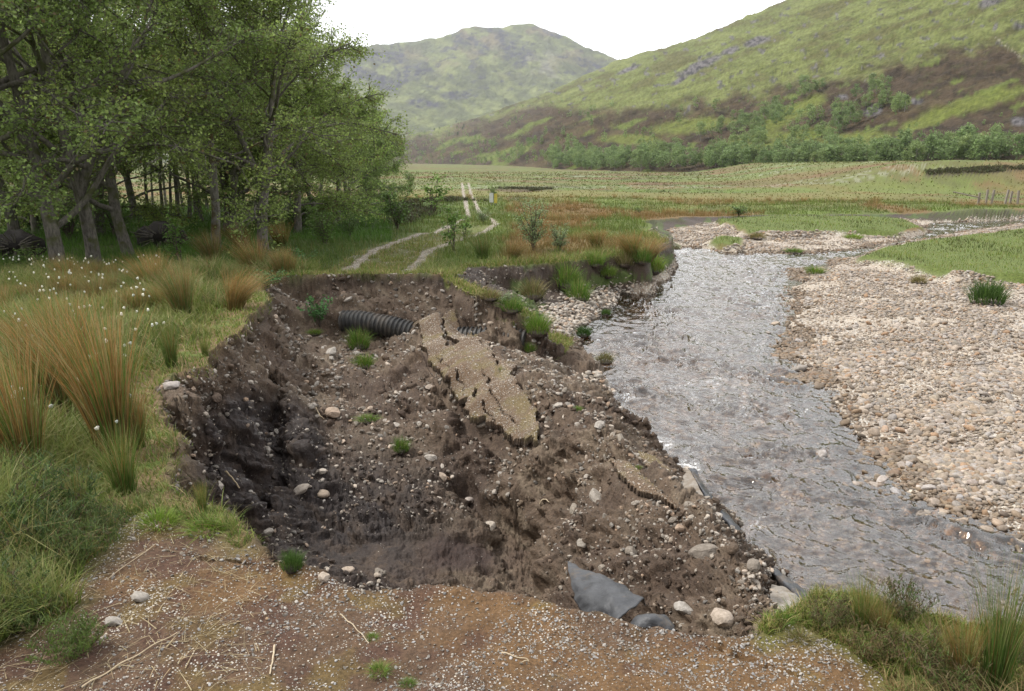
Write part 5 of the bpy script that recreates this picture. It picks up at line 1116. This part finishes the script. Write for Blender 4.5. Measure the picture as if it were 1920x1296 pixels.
for a in [(TG[0], 672, 655, 58, 1.2, 'fallen grass sod, larger upper half, in the left of the pit', 'fallen_sod'), (TG[1], 683, 690, 48, 1.0, 'fallen grass sod just below the larger one in the pit', 'fallen_sod'), (TG[0], 752, 848, 42, 1.2, 'small grass sod upright in the centre of the pit', 'fallen_sod'),
    (TD[0], 548, 1068, 56, 1.0, 'dark green tuft hanging on the near inner rim of the pit'), (TG[1], 690, 790, 50, .35, 'flattened mossy sod right of the split boulder', 'fallen_sod'), (TG[1], 590, 628, 34, .5, 'low mossy sod below the leafy plant in the pit', 'fallen_sod'),
    (TB[0], 1008, 628, 64, 1.2, 'bright green tussock at the outer end of the far rim'), (TG[0], 994, 662, 30, 1.2, 'small green tuft below the end of the ribbed pipe'), (TG[1], 960, 585, 60, .8, 'green tussock on the rim above the pipe end'), (TS[0], 920, 562, 56, .6, 'yellow brown grass on the descending rim above the pipe'),
    (TG[0], 952, 690, 26, .8, 'tiny grass tuft at the top right of the big slab'), (TG[1], 936, 702, 26, .9, 'second tiny grass tuft on the big slab'), (TG[0], 868, 726, 18, .7, 'tiny grass tuft in the middle of the big slab'), (TB[0], 1082, 770, 24, .6, 'small green tuft on top of the mound'), (TB[0], 1197, 880, 16, .8, 'green sprig at the head of the narrow road strip'),
    (TG[1], 1085, 565, 60, 1.2, 'green tuft low on the peat bank'), (TG[0], 1060, 540, 70, 1.2, 'green tussock slipping down the peat bank'), (TB[0], 1225, 512, 56, 1.1, 'bright green clump at the water foot of the bank corner'), (TB[0], 1140, 520, 40, 1.0, 'green clump halfway along the peat bank foot'),
    (TG[1], 1205, 498, 44, 1.1, 'grass hanging over the blunt end of the peat bank'), (TS[0], 1172, 500, 46, 1.1, 'straw coloured grass on the face of the peat bank near its end'), (TS[0], 1000, 560, 66, 1.0, 'brown heathery tuft behind the pipe end'), (TG[0], 1115, 500, 50, 1.0, 'green patch on the upper peat bank'),
    (TD[0], 1850, 572, 78, .9, 'largest dark tussock alone on the shingle at right'), (TS[0], 1722, 532, 34, .7, 'small straw tuft on the shingle by the grass edge'), (TG[0], 1527, 515, 44, .6, 'green tuft at the upstream tip of the shingle'), (TG[1], 1488, 475, 40, .35, 'flat green tuft in the shallows below the middle bar'), (TS[0], 1420, 448, 40, .5, 'brown tuft at the edge of the middle bar'),
    (TB[0], 1600, 448, 40, .4, 'small green tuft right on the middle bar'), (TG[0], 710, 1262, 50, .5, 'larger green tuft growing in the road at the bottom'), (TG[1], 766, 1285, 34, .5, 'smaller green tuft right of the larger one in the road'), (TG[0], 698, 1198, 28, .5, 'tiny green tuft in the road above the larger ones'), (TG[1], 1470, 1165, 50, .5, 'pale green tuft at the right foot of the mound'), (TS[0], 1500, 1200, 60, .4, 'dry tuft at the right edge of the road'),
    (TB[0], 300, 985, 90, .5, 'bright yellow green grass on the lip above the crack'), (TB[0], 390, 995, 100, .35, 'bright green grass at the outer corner of the lip')]:
    lifted = a[5].startswith(('bright green grass', 'bright yellow', 'larger green', 'smaller green', 'tiny', 'small green', 'second', 'green sprig', 'dry tuft', 'pale green'))
    tuft(*a, ball=not lifted)
for a in [(TS[0], 1092, 692, 62, .7, 'straw topped tussock standing in the river left of its smaller neighbour'), (TS[0], 1135, 682, 48, .7, 'smaller straw topped tussock standing in the river'), (TD[0], 1094, 632, 40, .8, 'dark tussock at the water edge below the peat bank'), (TD[0], 1136, 592, 26, .7, 'small dark tuft at the water edge of the bank')]:
    tuft(*a, pt=wpt(a[1], a[2]))

# ------------------------------------------------------------------ cotton grass
def cotton_mesh(seed):
    r = np.random.default_rng(seed); tv, tf = tube([(0, 0, -.02), (.01, 0, .4), (.05 * r.normal(), .03, 1)], [.006, .005, .004], 4)
    q = IC2[0] * (.036, .036, .042) * (1 + .25 * r.normal(size=(len(IC2[0]), 1))) + (tv[-4:].mean(0)[0], tv[-4:].mean(0)[1], 1.03)
    col = np.vstack([np.zeros((len(tv), 3)) + (.12, .15, .05), np.zeros((len(q), 3)) + (.82, .81, .76)])
    return mesh('cotton_flower', np.vstack([tv, q]), [tf, IC2[1] + len(tv)], M_GRASS, col)
CM = [cotton_mesh(s) for s in range(5)]
w = ((XW < -1.9) & (SO > .35) & (U > -20) & (U < 300) & (V > 520) & (V < 900)) * (.1 + sst(-.1, .2, fbm(XW * 1.4, YW * 1.4, 3, 1160)))
p, n, i, j = scatter(170, w, k=1.0)
for k in range(len(p)):
    s = rng.uniform(.30, .44) * (1.2 if Rg2[i[k], j[k]] > 7 else 1); tag(obj('cotton_flower', CM[k % 5], loc=p[k], rot=(rng.normal() * .12, rng.normal() * .12, rng.random() * 6), scale=(s * .85, s * .85, s)), 'white fluffy cotton grass head on a thin stem in the left meadow', 'flower', 'cotton grass heads')

# ------------------------------------------------------------------ leafy shrubs and saplings
M_LEAF = mat_leaf('leaves', .3, .5, (.8, 1.2)); M_TWIG = mat_bark('twig_bark', (.06, .045, .035), (.14, .11, .09), (.09, .08, .05), 8)
def shrub_meshes(seed, stems, nleaf, leaf, upright, base=(.13, .21, .05), width=.45):
    r = np.random.default_rng(seed); Vt, Ft, o_ = [], [], 0; cen = []
    for k in range(stems):
        a = r.random() * 6.28; w_ = width * r.uniform(.3, 1); top = np.array([math.cos(a) * w_, math.sin(a) * w_, r.uniform(.55, 1.0)])
        if upright: top[:2] *= .35
        c = cat([(0, 0, -.03), tuple(top * (.25, .25, .45) + r.normal(size=3) * .03), tuple(top)], 9); v, f = tube(c, np.linspace(.012, .003, 9), 4); Vt.append(v); Ft.append(f + o_); o_ += len(v)
        for b in range(int(5 if upright else 4)):
            q = r.integers(2, 8); a2 = r.random() * 6.28; ln = r.uniform(.1, .28) * (1.3 - q / 9); e = c[q] + np.array([math.cos(a2) * ln, math.sin(a2) * ln, ln * r.uniform(.3, 1)])
            v, f = tube([c[q], (c[q] + e) / 2 + r.normal(size=3) * .01, e], [.005, .004, .002], 3); Vt.append(v); Ft.append(f + o_); o_ += len(v)
            cen += [c[q] + (e - c[q]) * t for t in (.4, .6, .8, 1)]
        cen += [x for x in c[4:]]
    cen = np.array(cen); k = r.integers(0, len(cen), nleaf); c = cen[k] + r.normal(size=(nleaf, 3)) * .035; c[:, 2] = np.maximum(c[:, 2], .03)
    nr = r.normal(size=(nleaf, 3)) * .7; nr[:, 2] += .9; nr /= np.linalg.norm(nr, axis=1, keepdims=True); V_, F_ = blades_quads(c, leaf * r.uniform(.6, 1.2, nleaf), nr, .75, r)
    col = np.repeat(np.array(base) * r.uniform(.7, 1.35, (nleaf, 1)), 4, 0)
    return mesh('stems', np.vstack(Vt), np.vstack(Ft), M_TWIG), mesh('foliage', V_, F_, M_LEAF, col, smooth=False)
SHB = [shrub_meshes(s, 13, 1500, .022, False) for s in (1, 2, 3)]; SAP = [shrub_meshes(s, 4, 420, .028, True, (.14, .24, .05)) for s in (4, 5)]; SHG = [shrub_meshes(s, 12, 1500, .02, False, (.20, .27, .13)) for s in (6,)]
BRM = [shrub_meshes(8, 12, 420, .045, False, (.08, .19, .06), .7)]
def shrub(pr, u, v, hp, label, wid=1.0, name='shrub', cat_='shrub'):
    g = on_ground(u, v); h = hp / F * math.hypot(math.hypot(g.x, g.y), EYE - g.z); e = empty(name, g, rng.random() * 6); tag(e, label, cat_)
    for nm, me in zip(('stems', 'foliage'), pr): obj(nm, me, e, scale=(h * wid, h * wid, h))
for pr, u, v, hp, wd, lb, nm in [(SAP[0], 338, 505, 90, 1.3, 'young birch sapling standing in the brown rushes at left', 'sapling'), (SHB[0], 62, 520, 55, 1.4, 'small leafy bush at the left edge of the meadow', 'shrub'), (SHB[1], 610, 462, 75, 1.3, 'leafy shrub on the left verge where the track bends', 'shrub'),
    (SHB[2], 655, 445, 50, 1.2, 'lower shrub right of the one on the left verge', 'shrub'), (SHB[0], 745, 432, 85, 1.2, 'rounded alder bush left of the track beyond the bend', 'shrub'), (SAP[1], 812, 400, 78, 1.5, 'slim upright alder sapling beyond the rounded bush', 'sapling'), (SAP[0], 850, 470, 80, 1.4, 'spindly sapling at the right verge of the bend', 'sapling'), (SAP[1], 872, 450, 50, 1.4, 'short sapling right of the spindly one', 'sapling'),
    (SHG[0], 1000, 470, 95, 1.1, 'grey green willow bush on the flat behind the peat bank', 'shrub'), (SHG[0], 1050, 470, 50, 1.5, 'low grey green willow right of the taller one', 'shrub'), (SHG[0], 905, 420, 30, 1.6, 'grey willow scrub beside the two wheel track', 'shrub'), (SHB[1], 925, 375, 26, 1.2, 'small bush beside the marker post', 'shrub'),
    (BRM[0], 600, 612, 64, 1.0, 'broad leaved plant rooted under the far left rim of the pit', 'leafy_plant'), (BRM[0], 500, 545, 40, 1.6, 'leafy trailing plant at the corner of the rim', 'leafy_plant'), (BRM[0], 545, 500, 36, 2.2, 'leafy growth along the left verge above the rim', 'leafy_plant'), (SHG[0], 948, 572, 26, 2.0, 'bright low shrub on the descending rim', 'shrub'),
    (SHB[2], 60, 440, 70, 1.5, 'dark leafy bush under the leftmost trees', 'shrub'), (SHB[0], 130, 452, 90, 1.3, 'bush round the foot of the left twin trunk', 'shrub'), (SHB[1], 215, 446, 85, 1.4, 'bush round the foot of the second trunk from the left', 'shrub'), (SHB[0], 500, 425, 70, 1.5, 'bush at the foot of the dark forked trunk', 'shrub'), (SHB[2], 560, 435, 70, 1.3, 'bush between the dark trunk and the verge shrub', 'shrub'),
    (SHB[1], 1200, 400, 10, 2.5, 'tiny bush on the far river bank', 'shrub'), (SHB[1], 770, 350, 30, 1.3, 'bush where the wood ends beside the track', 'shrub'), (SHB[2], 700, 372, 36, 1.3, 'bush below the last tree of the wood', 'shrub'), (SHB[0], 895, 322, 14, 1.8, 'dark bush on the glen floor beyond the end of the track', 'shrub'), (SHB[1], 850, 330, 13, 1.8, 'left bush of the group beyond the end of the track', 'shrub'), (SHB[1], 1385, 405, 20, 3.0, 'dark low scrub on the bend of the far bank', 'shrub')]:
    shrub(pr, u, v, hp, lb, wd, nm, 'sapling' if nm == 'sapling' else ('plant' if nm == 'leafy_plant' else 'shrub'))

# ------------------------------------------------------------------ heather
def heather_mesh(seed, col=(.06, .095, .03)):
    r = np.random.default_rng(seed); n = 1500; ns = 70; a = r.random(ns) * 6.28; q = np.sqrt(r.random(ns)) * .5; tip = np.stack([np.cos(a) * q, np.sin(a) * q, (.55 + .35 * r.random(ns)) * (1 - .5 * (q / .5) ** 2)], 1)
    k = r.integers(0, ns, n); t = r.random(n) ** .6; c = tip[k] * np.stack([t ** .7, t ** .7, t], 1) + r.normal(size=(n, 3)) * .012
    cc = pick([col, (.09, .13, .035), (.11, .075, .045)], [4, 3, 1.5], n, r); le = r.normal(size=(n, 2)) * .6
    v, f, c2 = blades(c, r.uniform(.06, .13, n), le, np.full(n, .007), cc, cc * 1.2, seg=2, r=r); return mesh('heather', v, f, M_GRASS, c2, smooth=False)
HM = [heather_mesh(s) for s in (1, 2)]; HL = heather_mesh(3, (.10, .15, .03)); HB = heather_mesh(4, (.13, .10, .05))
for k, (u, v, wp, lb) in enumerate([(40, 1050, 190, 'dark heather bush at the left frame edge above the stones'), (110, 985, 170, 'dark heather right of the frame edge one'), (30, 960, 170, 'heather bush below the cut off rush tussock'), (150, 1060, 130, 'heather bush closest to the road on the left'), (20, 1150, 150, 'low heather at the left frame edge by the flat stone'),
    (130, 1240, 130, 'straggly heather on the road edge at bottom left'), (60, 1180, 110, 'small heather between the two stones on the verge'), (190, 1010, 110, 'heather at the foot of the bright lip grass'), (1690, 1160, 110, 'brown heather behind the low rushes at right'), (1640, 1240, 110, 'heather on the right verge of the road'), (1560, 1180, 100, 'heather by the river end of the mound'), (1760, 1290, 150, 'heather in front of the tall corner rushes'), (1900, 1240, 120, 'heather at the right frame edge'), (160, 1215, 70, 'small green cushion on the road near the long stalk')]):
    g = on_ground(u, v); s = wp / F * math.hypot(math.hypot(g.x, g.y), EYE - g.z)
    tag(obj('heather', HB if 8 <= k <= 12 else HL if k in (5, 13) else HM[k % 2], loc=g, rot=(0, 0, rng.random() * 6), scale=(s, s, s * .75)), lb, 'heather')
# dark heather clumps of the flat beyond
w = (meadow & (Rg2 > 30) & (Rg2 < 170)) * (C.sum(-1) < .17) * (U > 740)
if (w[:-1, :-1] > 0).any():
    p, n, i, j = scatter(2600, w * 1.0); V_, Q_, T_, C_ = [], [], [], []
    nb = 9; pr = np.repeat(p, nb, 0) + rng.normal(size=(len(p) * nb, 3)) * (.25, .25, .05); cc = pick([(.05, .045, .025), (.075, .07, .03), (.06, .09, .03)], [3, 2, 1], len(pr))
    v, f, c = blades(pr, rng.uniform(.15, .4, len(pr)), rng.normal(size=(len(pr), 2)) * .6, np.full(len(pr), .05), cc, cc * 1.3, seg=2)
    tag(obj('heather_patches', mesh('heather_patches', v, f, M_GRASS, c, smooth=False)), 'dark heather patches on the flat either side of the track', 'heather', kind='stuff')

# ------------------------------------------------------------------ marker and fence
def matte(name, col, rough=.7):
    m, nt, b = new_mat(name); n1 = N(nt, 'ShaderNodeTexNoise', Scale=8.0, Detail=4.0); nt.links.new(mulcol(nt, ramp(nt, n1.outputs[0], [(.3, (.8,) * 3), (.7, (1.1,) * 3)]), ramp(nt, n1.outputs[0], [(0, col), (1, col)])), b.inputs['Base Color']); b.inputs['Roughness'].default_value = rough; return m
def box(x0, x1, y0, y1, z0, z1):
    V_ = np.array([(x, y, z) for z in (z0, z1) for y in (y0, y1) for x in (x0, x1)], float); return V_, np.array([(0, 2, 3, 1), (4, 5, 7, 6), (0, 1, 5, 4), (2, 6, 7, 3), (0, 4, 6, 2), (1, 3, 7, 5)])
M_WHT, M_YEL, M_WOOD = matte('white_paint', (.7, .7, .68)), matte('yellow_paint', (.62, .5, .08)), matte('weathered_wood', (.25, .22, .18))
g = on_ground(926, 386); e = tag(empty('marker_post', g), 'small white and yellow marker board beside the distant track', 'sign')
for nm, (bx, mt) in {'white_board': (box(-.34, -.04, -.02, .02, .25, .95), M_WHT), 'yellow_board': (box(.03, .25, -.02, .02, .2, .9), M_YEL)}.items(): obj(nm, mesh(nm, *bx, mt, smooth=False), e)
for sx in (-.19, .14): obj('post', mesh('post', *box(sx - .03, sx + .03, .025, .08, -.1, .9), M_WOOD, smooth=False), e)
fb = [(1834, 383), (1848, 384), (1858, 384), (1884, 382), (1893, 382), (1908, 383)]
fe = tag(empty('fence', on_ground(1860, 386)), 'short run of leaning wooden fence posts in the far meadow at right', 'fence'); bpy.context.view_layer.update()
tops = []
for u, v in fb:
    g = on_ground(u, v) - fe.location; vv, ff = box(-.07, .07, -.07, .07, -.2, 1.15 * rng.uniform(.8, 1.1)); vv[4:, 0] += rng.normal() * .1; obj('post', mesh('post', vv + np.array(g), ff, M_WOOD, smooth=False), fe); tops.append(np.array(g) + (0, 0, .9))
v, f = tube([tops[0] + (-2.2, 0, .1), tops[0] + (0, 0, -.35)], [.05, .05], 5); obj('brace', mesh('brace', v, f, M_WOOD), fe)
for dz_ in (0, -.4): v, f = tube([t + (0, 0, dz_) for t in tops], .012, 4); obj('wire', mesh('wire', v, f, M_WOOD), fe)
# ------------------------------------------------------------------ the alder wood
M_ALEAF = mat_leaf('alder_leaves', .45, .5, (.75, 1.25)); M_BARK = mat_bark('alder_bark', (.05, .044, .038), (.19, .17, .145), (.08, .085, .035), 5); M_PALE = mat_bark('pale_bark', (.07, .06, .05), (.26, .24, .21), (.12, .09, .04), 5)
def alder(seed, H=11.0, R=4.6, low=.22, nprim=26, leafn=29000, leaf=.05, trunk_r=.24, lean=(0, 0), forks=1, col=(.245, .315, .095), lowdrop=.5, sparse=0.0):
    r = np.random.default_rng(seed); Vs, Fs, o_ = [], [], 0; leafc, leafd = [], []
    def add(c, rad, sides):
        nonlocal o_
        v, f = tube(c, rad, sides); Vs.append(v); Fs.append(f + o_); o_ += len(v)
    def crook(p, d, L, n, wob, grav):
        q = [np.array(p, float)]; d = d / np.linalg.norm(d)
        for k in range(n):
            d = d + r.normal(size=3) * wob; d[2] += grav; d /= np.linalg.norm(d); q.append(q[-1] + d * L / n)
        return np.array(q)
    tr = crook((0, 0, -.3), np.array([lean[0], lean[1], 1.0]), H * .96, 12, .07, .03); tr[:, :2] -= 0
    nT = len(tr); add(cat(tr, 40), trunk_r * (1 - .88 * np.linspace(0, 1, 40)) ** .85 * (1 + .5 * np.exp(-np.linspace(0, 1, 40) * 28)), 10)
    tops = [(tr, 1.0)]
    for k in range(forks - 1):
        q = r.integers(2, 5); a = r.random() * 6.28; f_ = crook(tr[q], np.array([math.cos(a) * .5, math.sin(a) * .5, 1.0]), H * .68, 9, .08, .02); add(cat(f_, 30), trunk_r * .68 * (1 - .88 * np.linspace(0, 1, 30)), 8); tops.append((f_, .8))
    for k in range(nprim):
        stem, sc = tops[k % len(tops)]; t = low + (.97 - low) * ((k + r.random() * .8) / nprim) ** .85
        ht = stem[0, 2] + (stem[-1, 2] - stem[0, 2]) * t; x = np.array([np.interp(ht, stem[:, 2], stem[:, c]) for c in range(3)]) if stem is tr else stem[int(t * (len(stem) - 1))]
        a = k * 2.4 + r.normal() * .4; prof = (math.sin(min(1, (1 - t) * 1.25 + .12) * math.pi * .5)) ** .8; L = R * sc * prof * r.uniform(.75, 1.15)
        el = .25 + .8 * t; d = np.array([math.cos(a), math.sin(a), el]); c = crook(x, d, L, 8, .16, -.075 if t < lowdrop else -.01)
        bare = R > 5 and t < .42
        if bare: c = crook(x, np.array([math.cos(a), math.sin(a), el + .25]), L * 1.3, 10, .15, -.05); L *= 1.3
        rb = trunk_r * (.40 if bare else .32 - .17 * t) * (L / R) ** .5; add(cat(c, 22), np.linspace(rb, .014, 22), 6); cc = cat(c, 30)
        for s in range(int(9 + L * 2.6)):
            q = int(r.uniform(.55 if bare else .3, 1) * 29); a2 = r.normal() * .9; dd = cc[min(q + 1, 29)] - cc[q - 1]; dd /= np.linalg.norm(dd) + 1e-9
            sd = np.cross(dd, (0, 0, 1)) * (1 if r.random() < .5 else -1); d2 = dd * .7 + sd * r.uniform(.5, 1.2) + np.array([0, 0, r.normal() * .35])
            l2 = r.uniform(.5, 1.5) * (.55 + .5 * L / R); c2 = crook(cc[q], d2, l2, 5, .2, -.01); add(c2, np.linspace(.016, .005, 6), 4)
            leafc.append(c2[2:]); 
            for s3 in range(3):
                q3 = r.integers(1, 5); d3 = (c2[q3 + 1] - c2[q3]) / .2 + r.normal(size=3) * .8; d3 /= np.linalg.norm(d3); c3 = crook(c2[q3], d3, r.uniform(.25, .7), 3, .2, 0); add(c3, np.linspace(.006, .003, 4), 3); leafc.append(c3[1:])
    lc = np.vstack(leafc); k = r.integers(0, len(lc), leafn); c = lc[k] + r.normal(size=(leafn, 3)) * (.11, .11, .075); c = c[c[:, 2] > .25]; n = len(c)
    nr = r.normal(size=(n, 3)) * .75; nr[:, 2] += .8; nr /= np.linalg.norm(nr, axis=1, keepdims=True); V_, F_ = blades_quads(c, leaf * r.uniform(.55, 1.15, n), nr, .8, r)
    cl = np.array(col) * r.uniform(.6, 1.45, (n, 1)) * (1 + .25 * fbm(c[:, 0] * .9, c[:, 1] * .9 + c[:, 2], 2, seed))[:, None]; cl = np.where(r.random((n, 1)) < .05, [(.2, .15, .07)], cl)
    return np.vstack(Vs), np.vstack(Fs), V_, F_, np.repeat(cl, 4, 0)
def tree_data(seed, bark=None, **kw):
    a, b, c, d, e = alder(seed, **kw); return mesh('trunk', a, b, bark or M_BARK), mesh('crown', c, d, M_ALEAF, e, smooth=False)
TR = [tree_data(1, forks=2, R=5.6, low=.13, trunk_r=.2, nprim=30), tree_data(2, forks=3, H=10.5, R=5.8, low=.12, leafn=30000, trunk_r=.2, nprim=30), tree_data(3, forks=2, H=11.5, R=5.4, low=.14, trunk_r=.19, nprim=30)]
TY = [tree_data(5, H=8.5, R=3.9, low=.06, nprim=26, leafn=24000, leaf=.06, trunk_r=.17, col=(.235, .315, .09), lowdrop=.3), tree_data(6, H=7.0, R=3.5, low=.04, nprim=24, leafn=22000, leaf=.06, trunk_r=.14, forks=2, col=(.235, .315, .09), lowdrop=.3)]
TPALE = tree_data(8, M_PALE, H=10, R=4.6, low=.30, trunk_r=.15, nprim=20, leafn=20000)
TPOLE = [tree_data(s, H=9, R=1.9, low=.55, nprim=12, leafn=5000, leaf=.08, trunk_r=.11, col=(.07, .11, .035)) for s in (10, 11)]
def tree(pr, u, v, s, label, rz=None, group=None, name='alder_tree', d=None, sz=1.0):
    if d is None: g = on_ground(u, v)
    else:
        dx, dy, dz = ray(u, v); t = d / dy; x, y = float(dx * t), float(d); g = Vector((x, y, float(ground_z(np.array([x]), np.array([y]))[0])))
    e = empty(name, g, rng.random() * 6.28 if rz is None else rz); tag(e, label, 'tree', group)
    for nm, me in zip(('trunk', 'crown'), pr): obj(nm, me, e, scale=(s, s, s * sz))
    return e
tree(TR[0], 100, 440, .95, 'large alder with lichened trunk, leftmost of the near trees', 0.6, d=20)
tree(TR[1], 168, 440, .92, 'alder with thick mossy trunk, second of the near trees from the left', 2.2, d=21)
tree(TR[2], 240, 425, .9, 'alder with bare arching limbs left of the fallen root plate', 4.0, d=24)
tree(TPALE, 404, 432, 1.0, 'alder with a pale bare trunk standing alone in the shaded grass', 1.2, d=26)
tree(TR[1], 492, 425, .85, 'dark forked alder right of the pale trunk', 5.0, d=25)
tree(TR[0], -60, 450, 1.0, 'alder cut off by the left frame edge', 3.0, d=19)
tree(TR[2], 440, 410, .85, 'tall alder in the middle of the wood edge with a rounded crown', 3.0, d=31)
tree(TY[0], 555, 405, .95, 'leafy alder sweeping low over the brown grass near the track', 2.0, d=33)
tree(TY[1], 632, 385, 1.0, 'leafy alder near the right end of the wood', .4, d=40)
tree(TY[0], 650, 370, .85, 'pale green alder, last but one at the right end of the wood', 4.4, d=48)
tree(TY[1], 690, 352, .95, 'low spreading alder at the very right end of the wood', 3.3, d=58)
tree(TY[1], 715, 340, .8, 'small alder beyond the end of the wood beside the track', 1.3, d=78)
tree(TY[1], 600, 400, .95, 'low leafy alder filling the wood edge between its taller neighbours', 2.4, d=37)
tree(TY[0], 215, 400, .9, 'low leafy alder behind the third trunk from the left', 1.4, d=33)
tree(TY[1], 480, 400, .95, 'low leafy alder behind the forked trunk', .3, d=37)
tree(TY[0], 60, 400, .9, 'low leafy alder behind the leftmost trunk', 3.4, d=32)
tree(TR[0], 450, 390, .85, 'tall alder of the second row behind the rounded crown', 2.6, d=38)
tree(TR[2], 420, 380, .95, 'alder of the second row behind the pale trunk', .2, d=33)
tree(TR[1], 20, 400, 1.0, 'alder of the second row at far left', 1.5, d=29)
tree(TR[0], 180, 390, 1.0, 'alder of the second row behind the mossy trunk', 5.3, d=31)
tree(TR[2], 510, 375, .95, 'tall alder behind the low sweeping one', 3.7, d=46)
for k, (u, d) in enumerate([(-40, 42), (40, 44), (110, 40), (180, 46), (250, 42), (480, 46), (540, 52), (600, 60), (650, 66), (-100, 38)]):
    tree(TR[k % 3], u, 380, 1.0 if u < 400 else .75, 'alder deep in the shade of the wood behind the front rows', None, 'alders deep in the wood', d=d)
for k, (u, d) in enumerate([(300, 40), (318, 47), (330, 43), (343, 52), (352, 44), (366, 48), (376, 42), (388, 55), (272, 45), (440, 50), (460, 43), (425, 55), (285, 56), (360, 60), (310, 62), (335, 58)]):
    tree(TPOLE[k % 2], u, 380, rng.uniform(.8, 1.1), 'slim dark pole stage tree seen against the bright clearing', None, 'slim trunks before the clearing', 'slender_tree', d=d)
for k, (u, d) in enumerate([(-330, 24), (-480, 33), (-620, 27), (-300, 40), (-800, 36)]): tree(TR[k % 3], u, 400, 1.0, 'alder beyond the left frame edge', None, 'alders outside the frame', d=d)
# root plates of fallen trees
def root_plate(u, v, w, label, d):
    dx, dy, dz = ray(u, v); t = d / dy; x, y = float(dx * t), float(d); g = Vector((x, y, float(ground_z(np.array([x]), np.array([y]))[0])))
    e = tag(empty('root_plate', g, .2), label, 'root plate'); sh = stone_shape(91, IC3, .4, .9); sh = sh * (w, w * .35, w * .7) + (0, 0, w * .45)
    sh += .12 * np.stack([fbm(sh[:, 0] * 3, sh[:, 2] * 3 + k_, 2, k_) for k_ in range(3)], 1)
    obj('soil', mesh('soil', sh, IC3[1], M_SOIL, np.zeros_like(sh) + (.02, .014, .012)), e); Vs, Fs, o_ = [], [], 0
    for k in range(26):
        a = rng.random() * 6.28; q = w * rng.uniform(.5, .85); c = [(math.cos(a) * q * .4, -.3, w * .45 + math.sin(a) * q * .3), (math.cos(a) * q, -.45, w * .45 + math.sin(a) * q * .7), (math.cos(a) * q * 1.4, -.4 + rng.normal() * .2, w * .45 + math.sin(a) * q)]
        v_, f_ = tube(cat(c, 8), np.linspace(.025, .006, 8), 4); Vs.append(v_); Fs.append(f_ + o_); o_ += len(v_)
    obj('roots', mesh('roots', np.vstack(Vs), np.vstack(Fs), M_BARK), e)
root_plate(300, 405, .85, 'black upturned root plate of a fallen tree left of the pale trunk', 27)
root_plate(25, 400, .8, 'dark upturned root plate in the shade at the far left', 24)
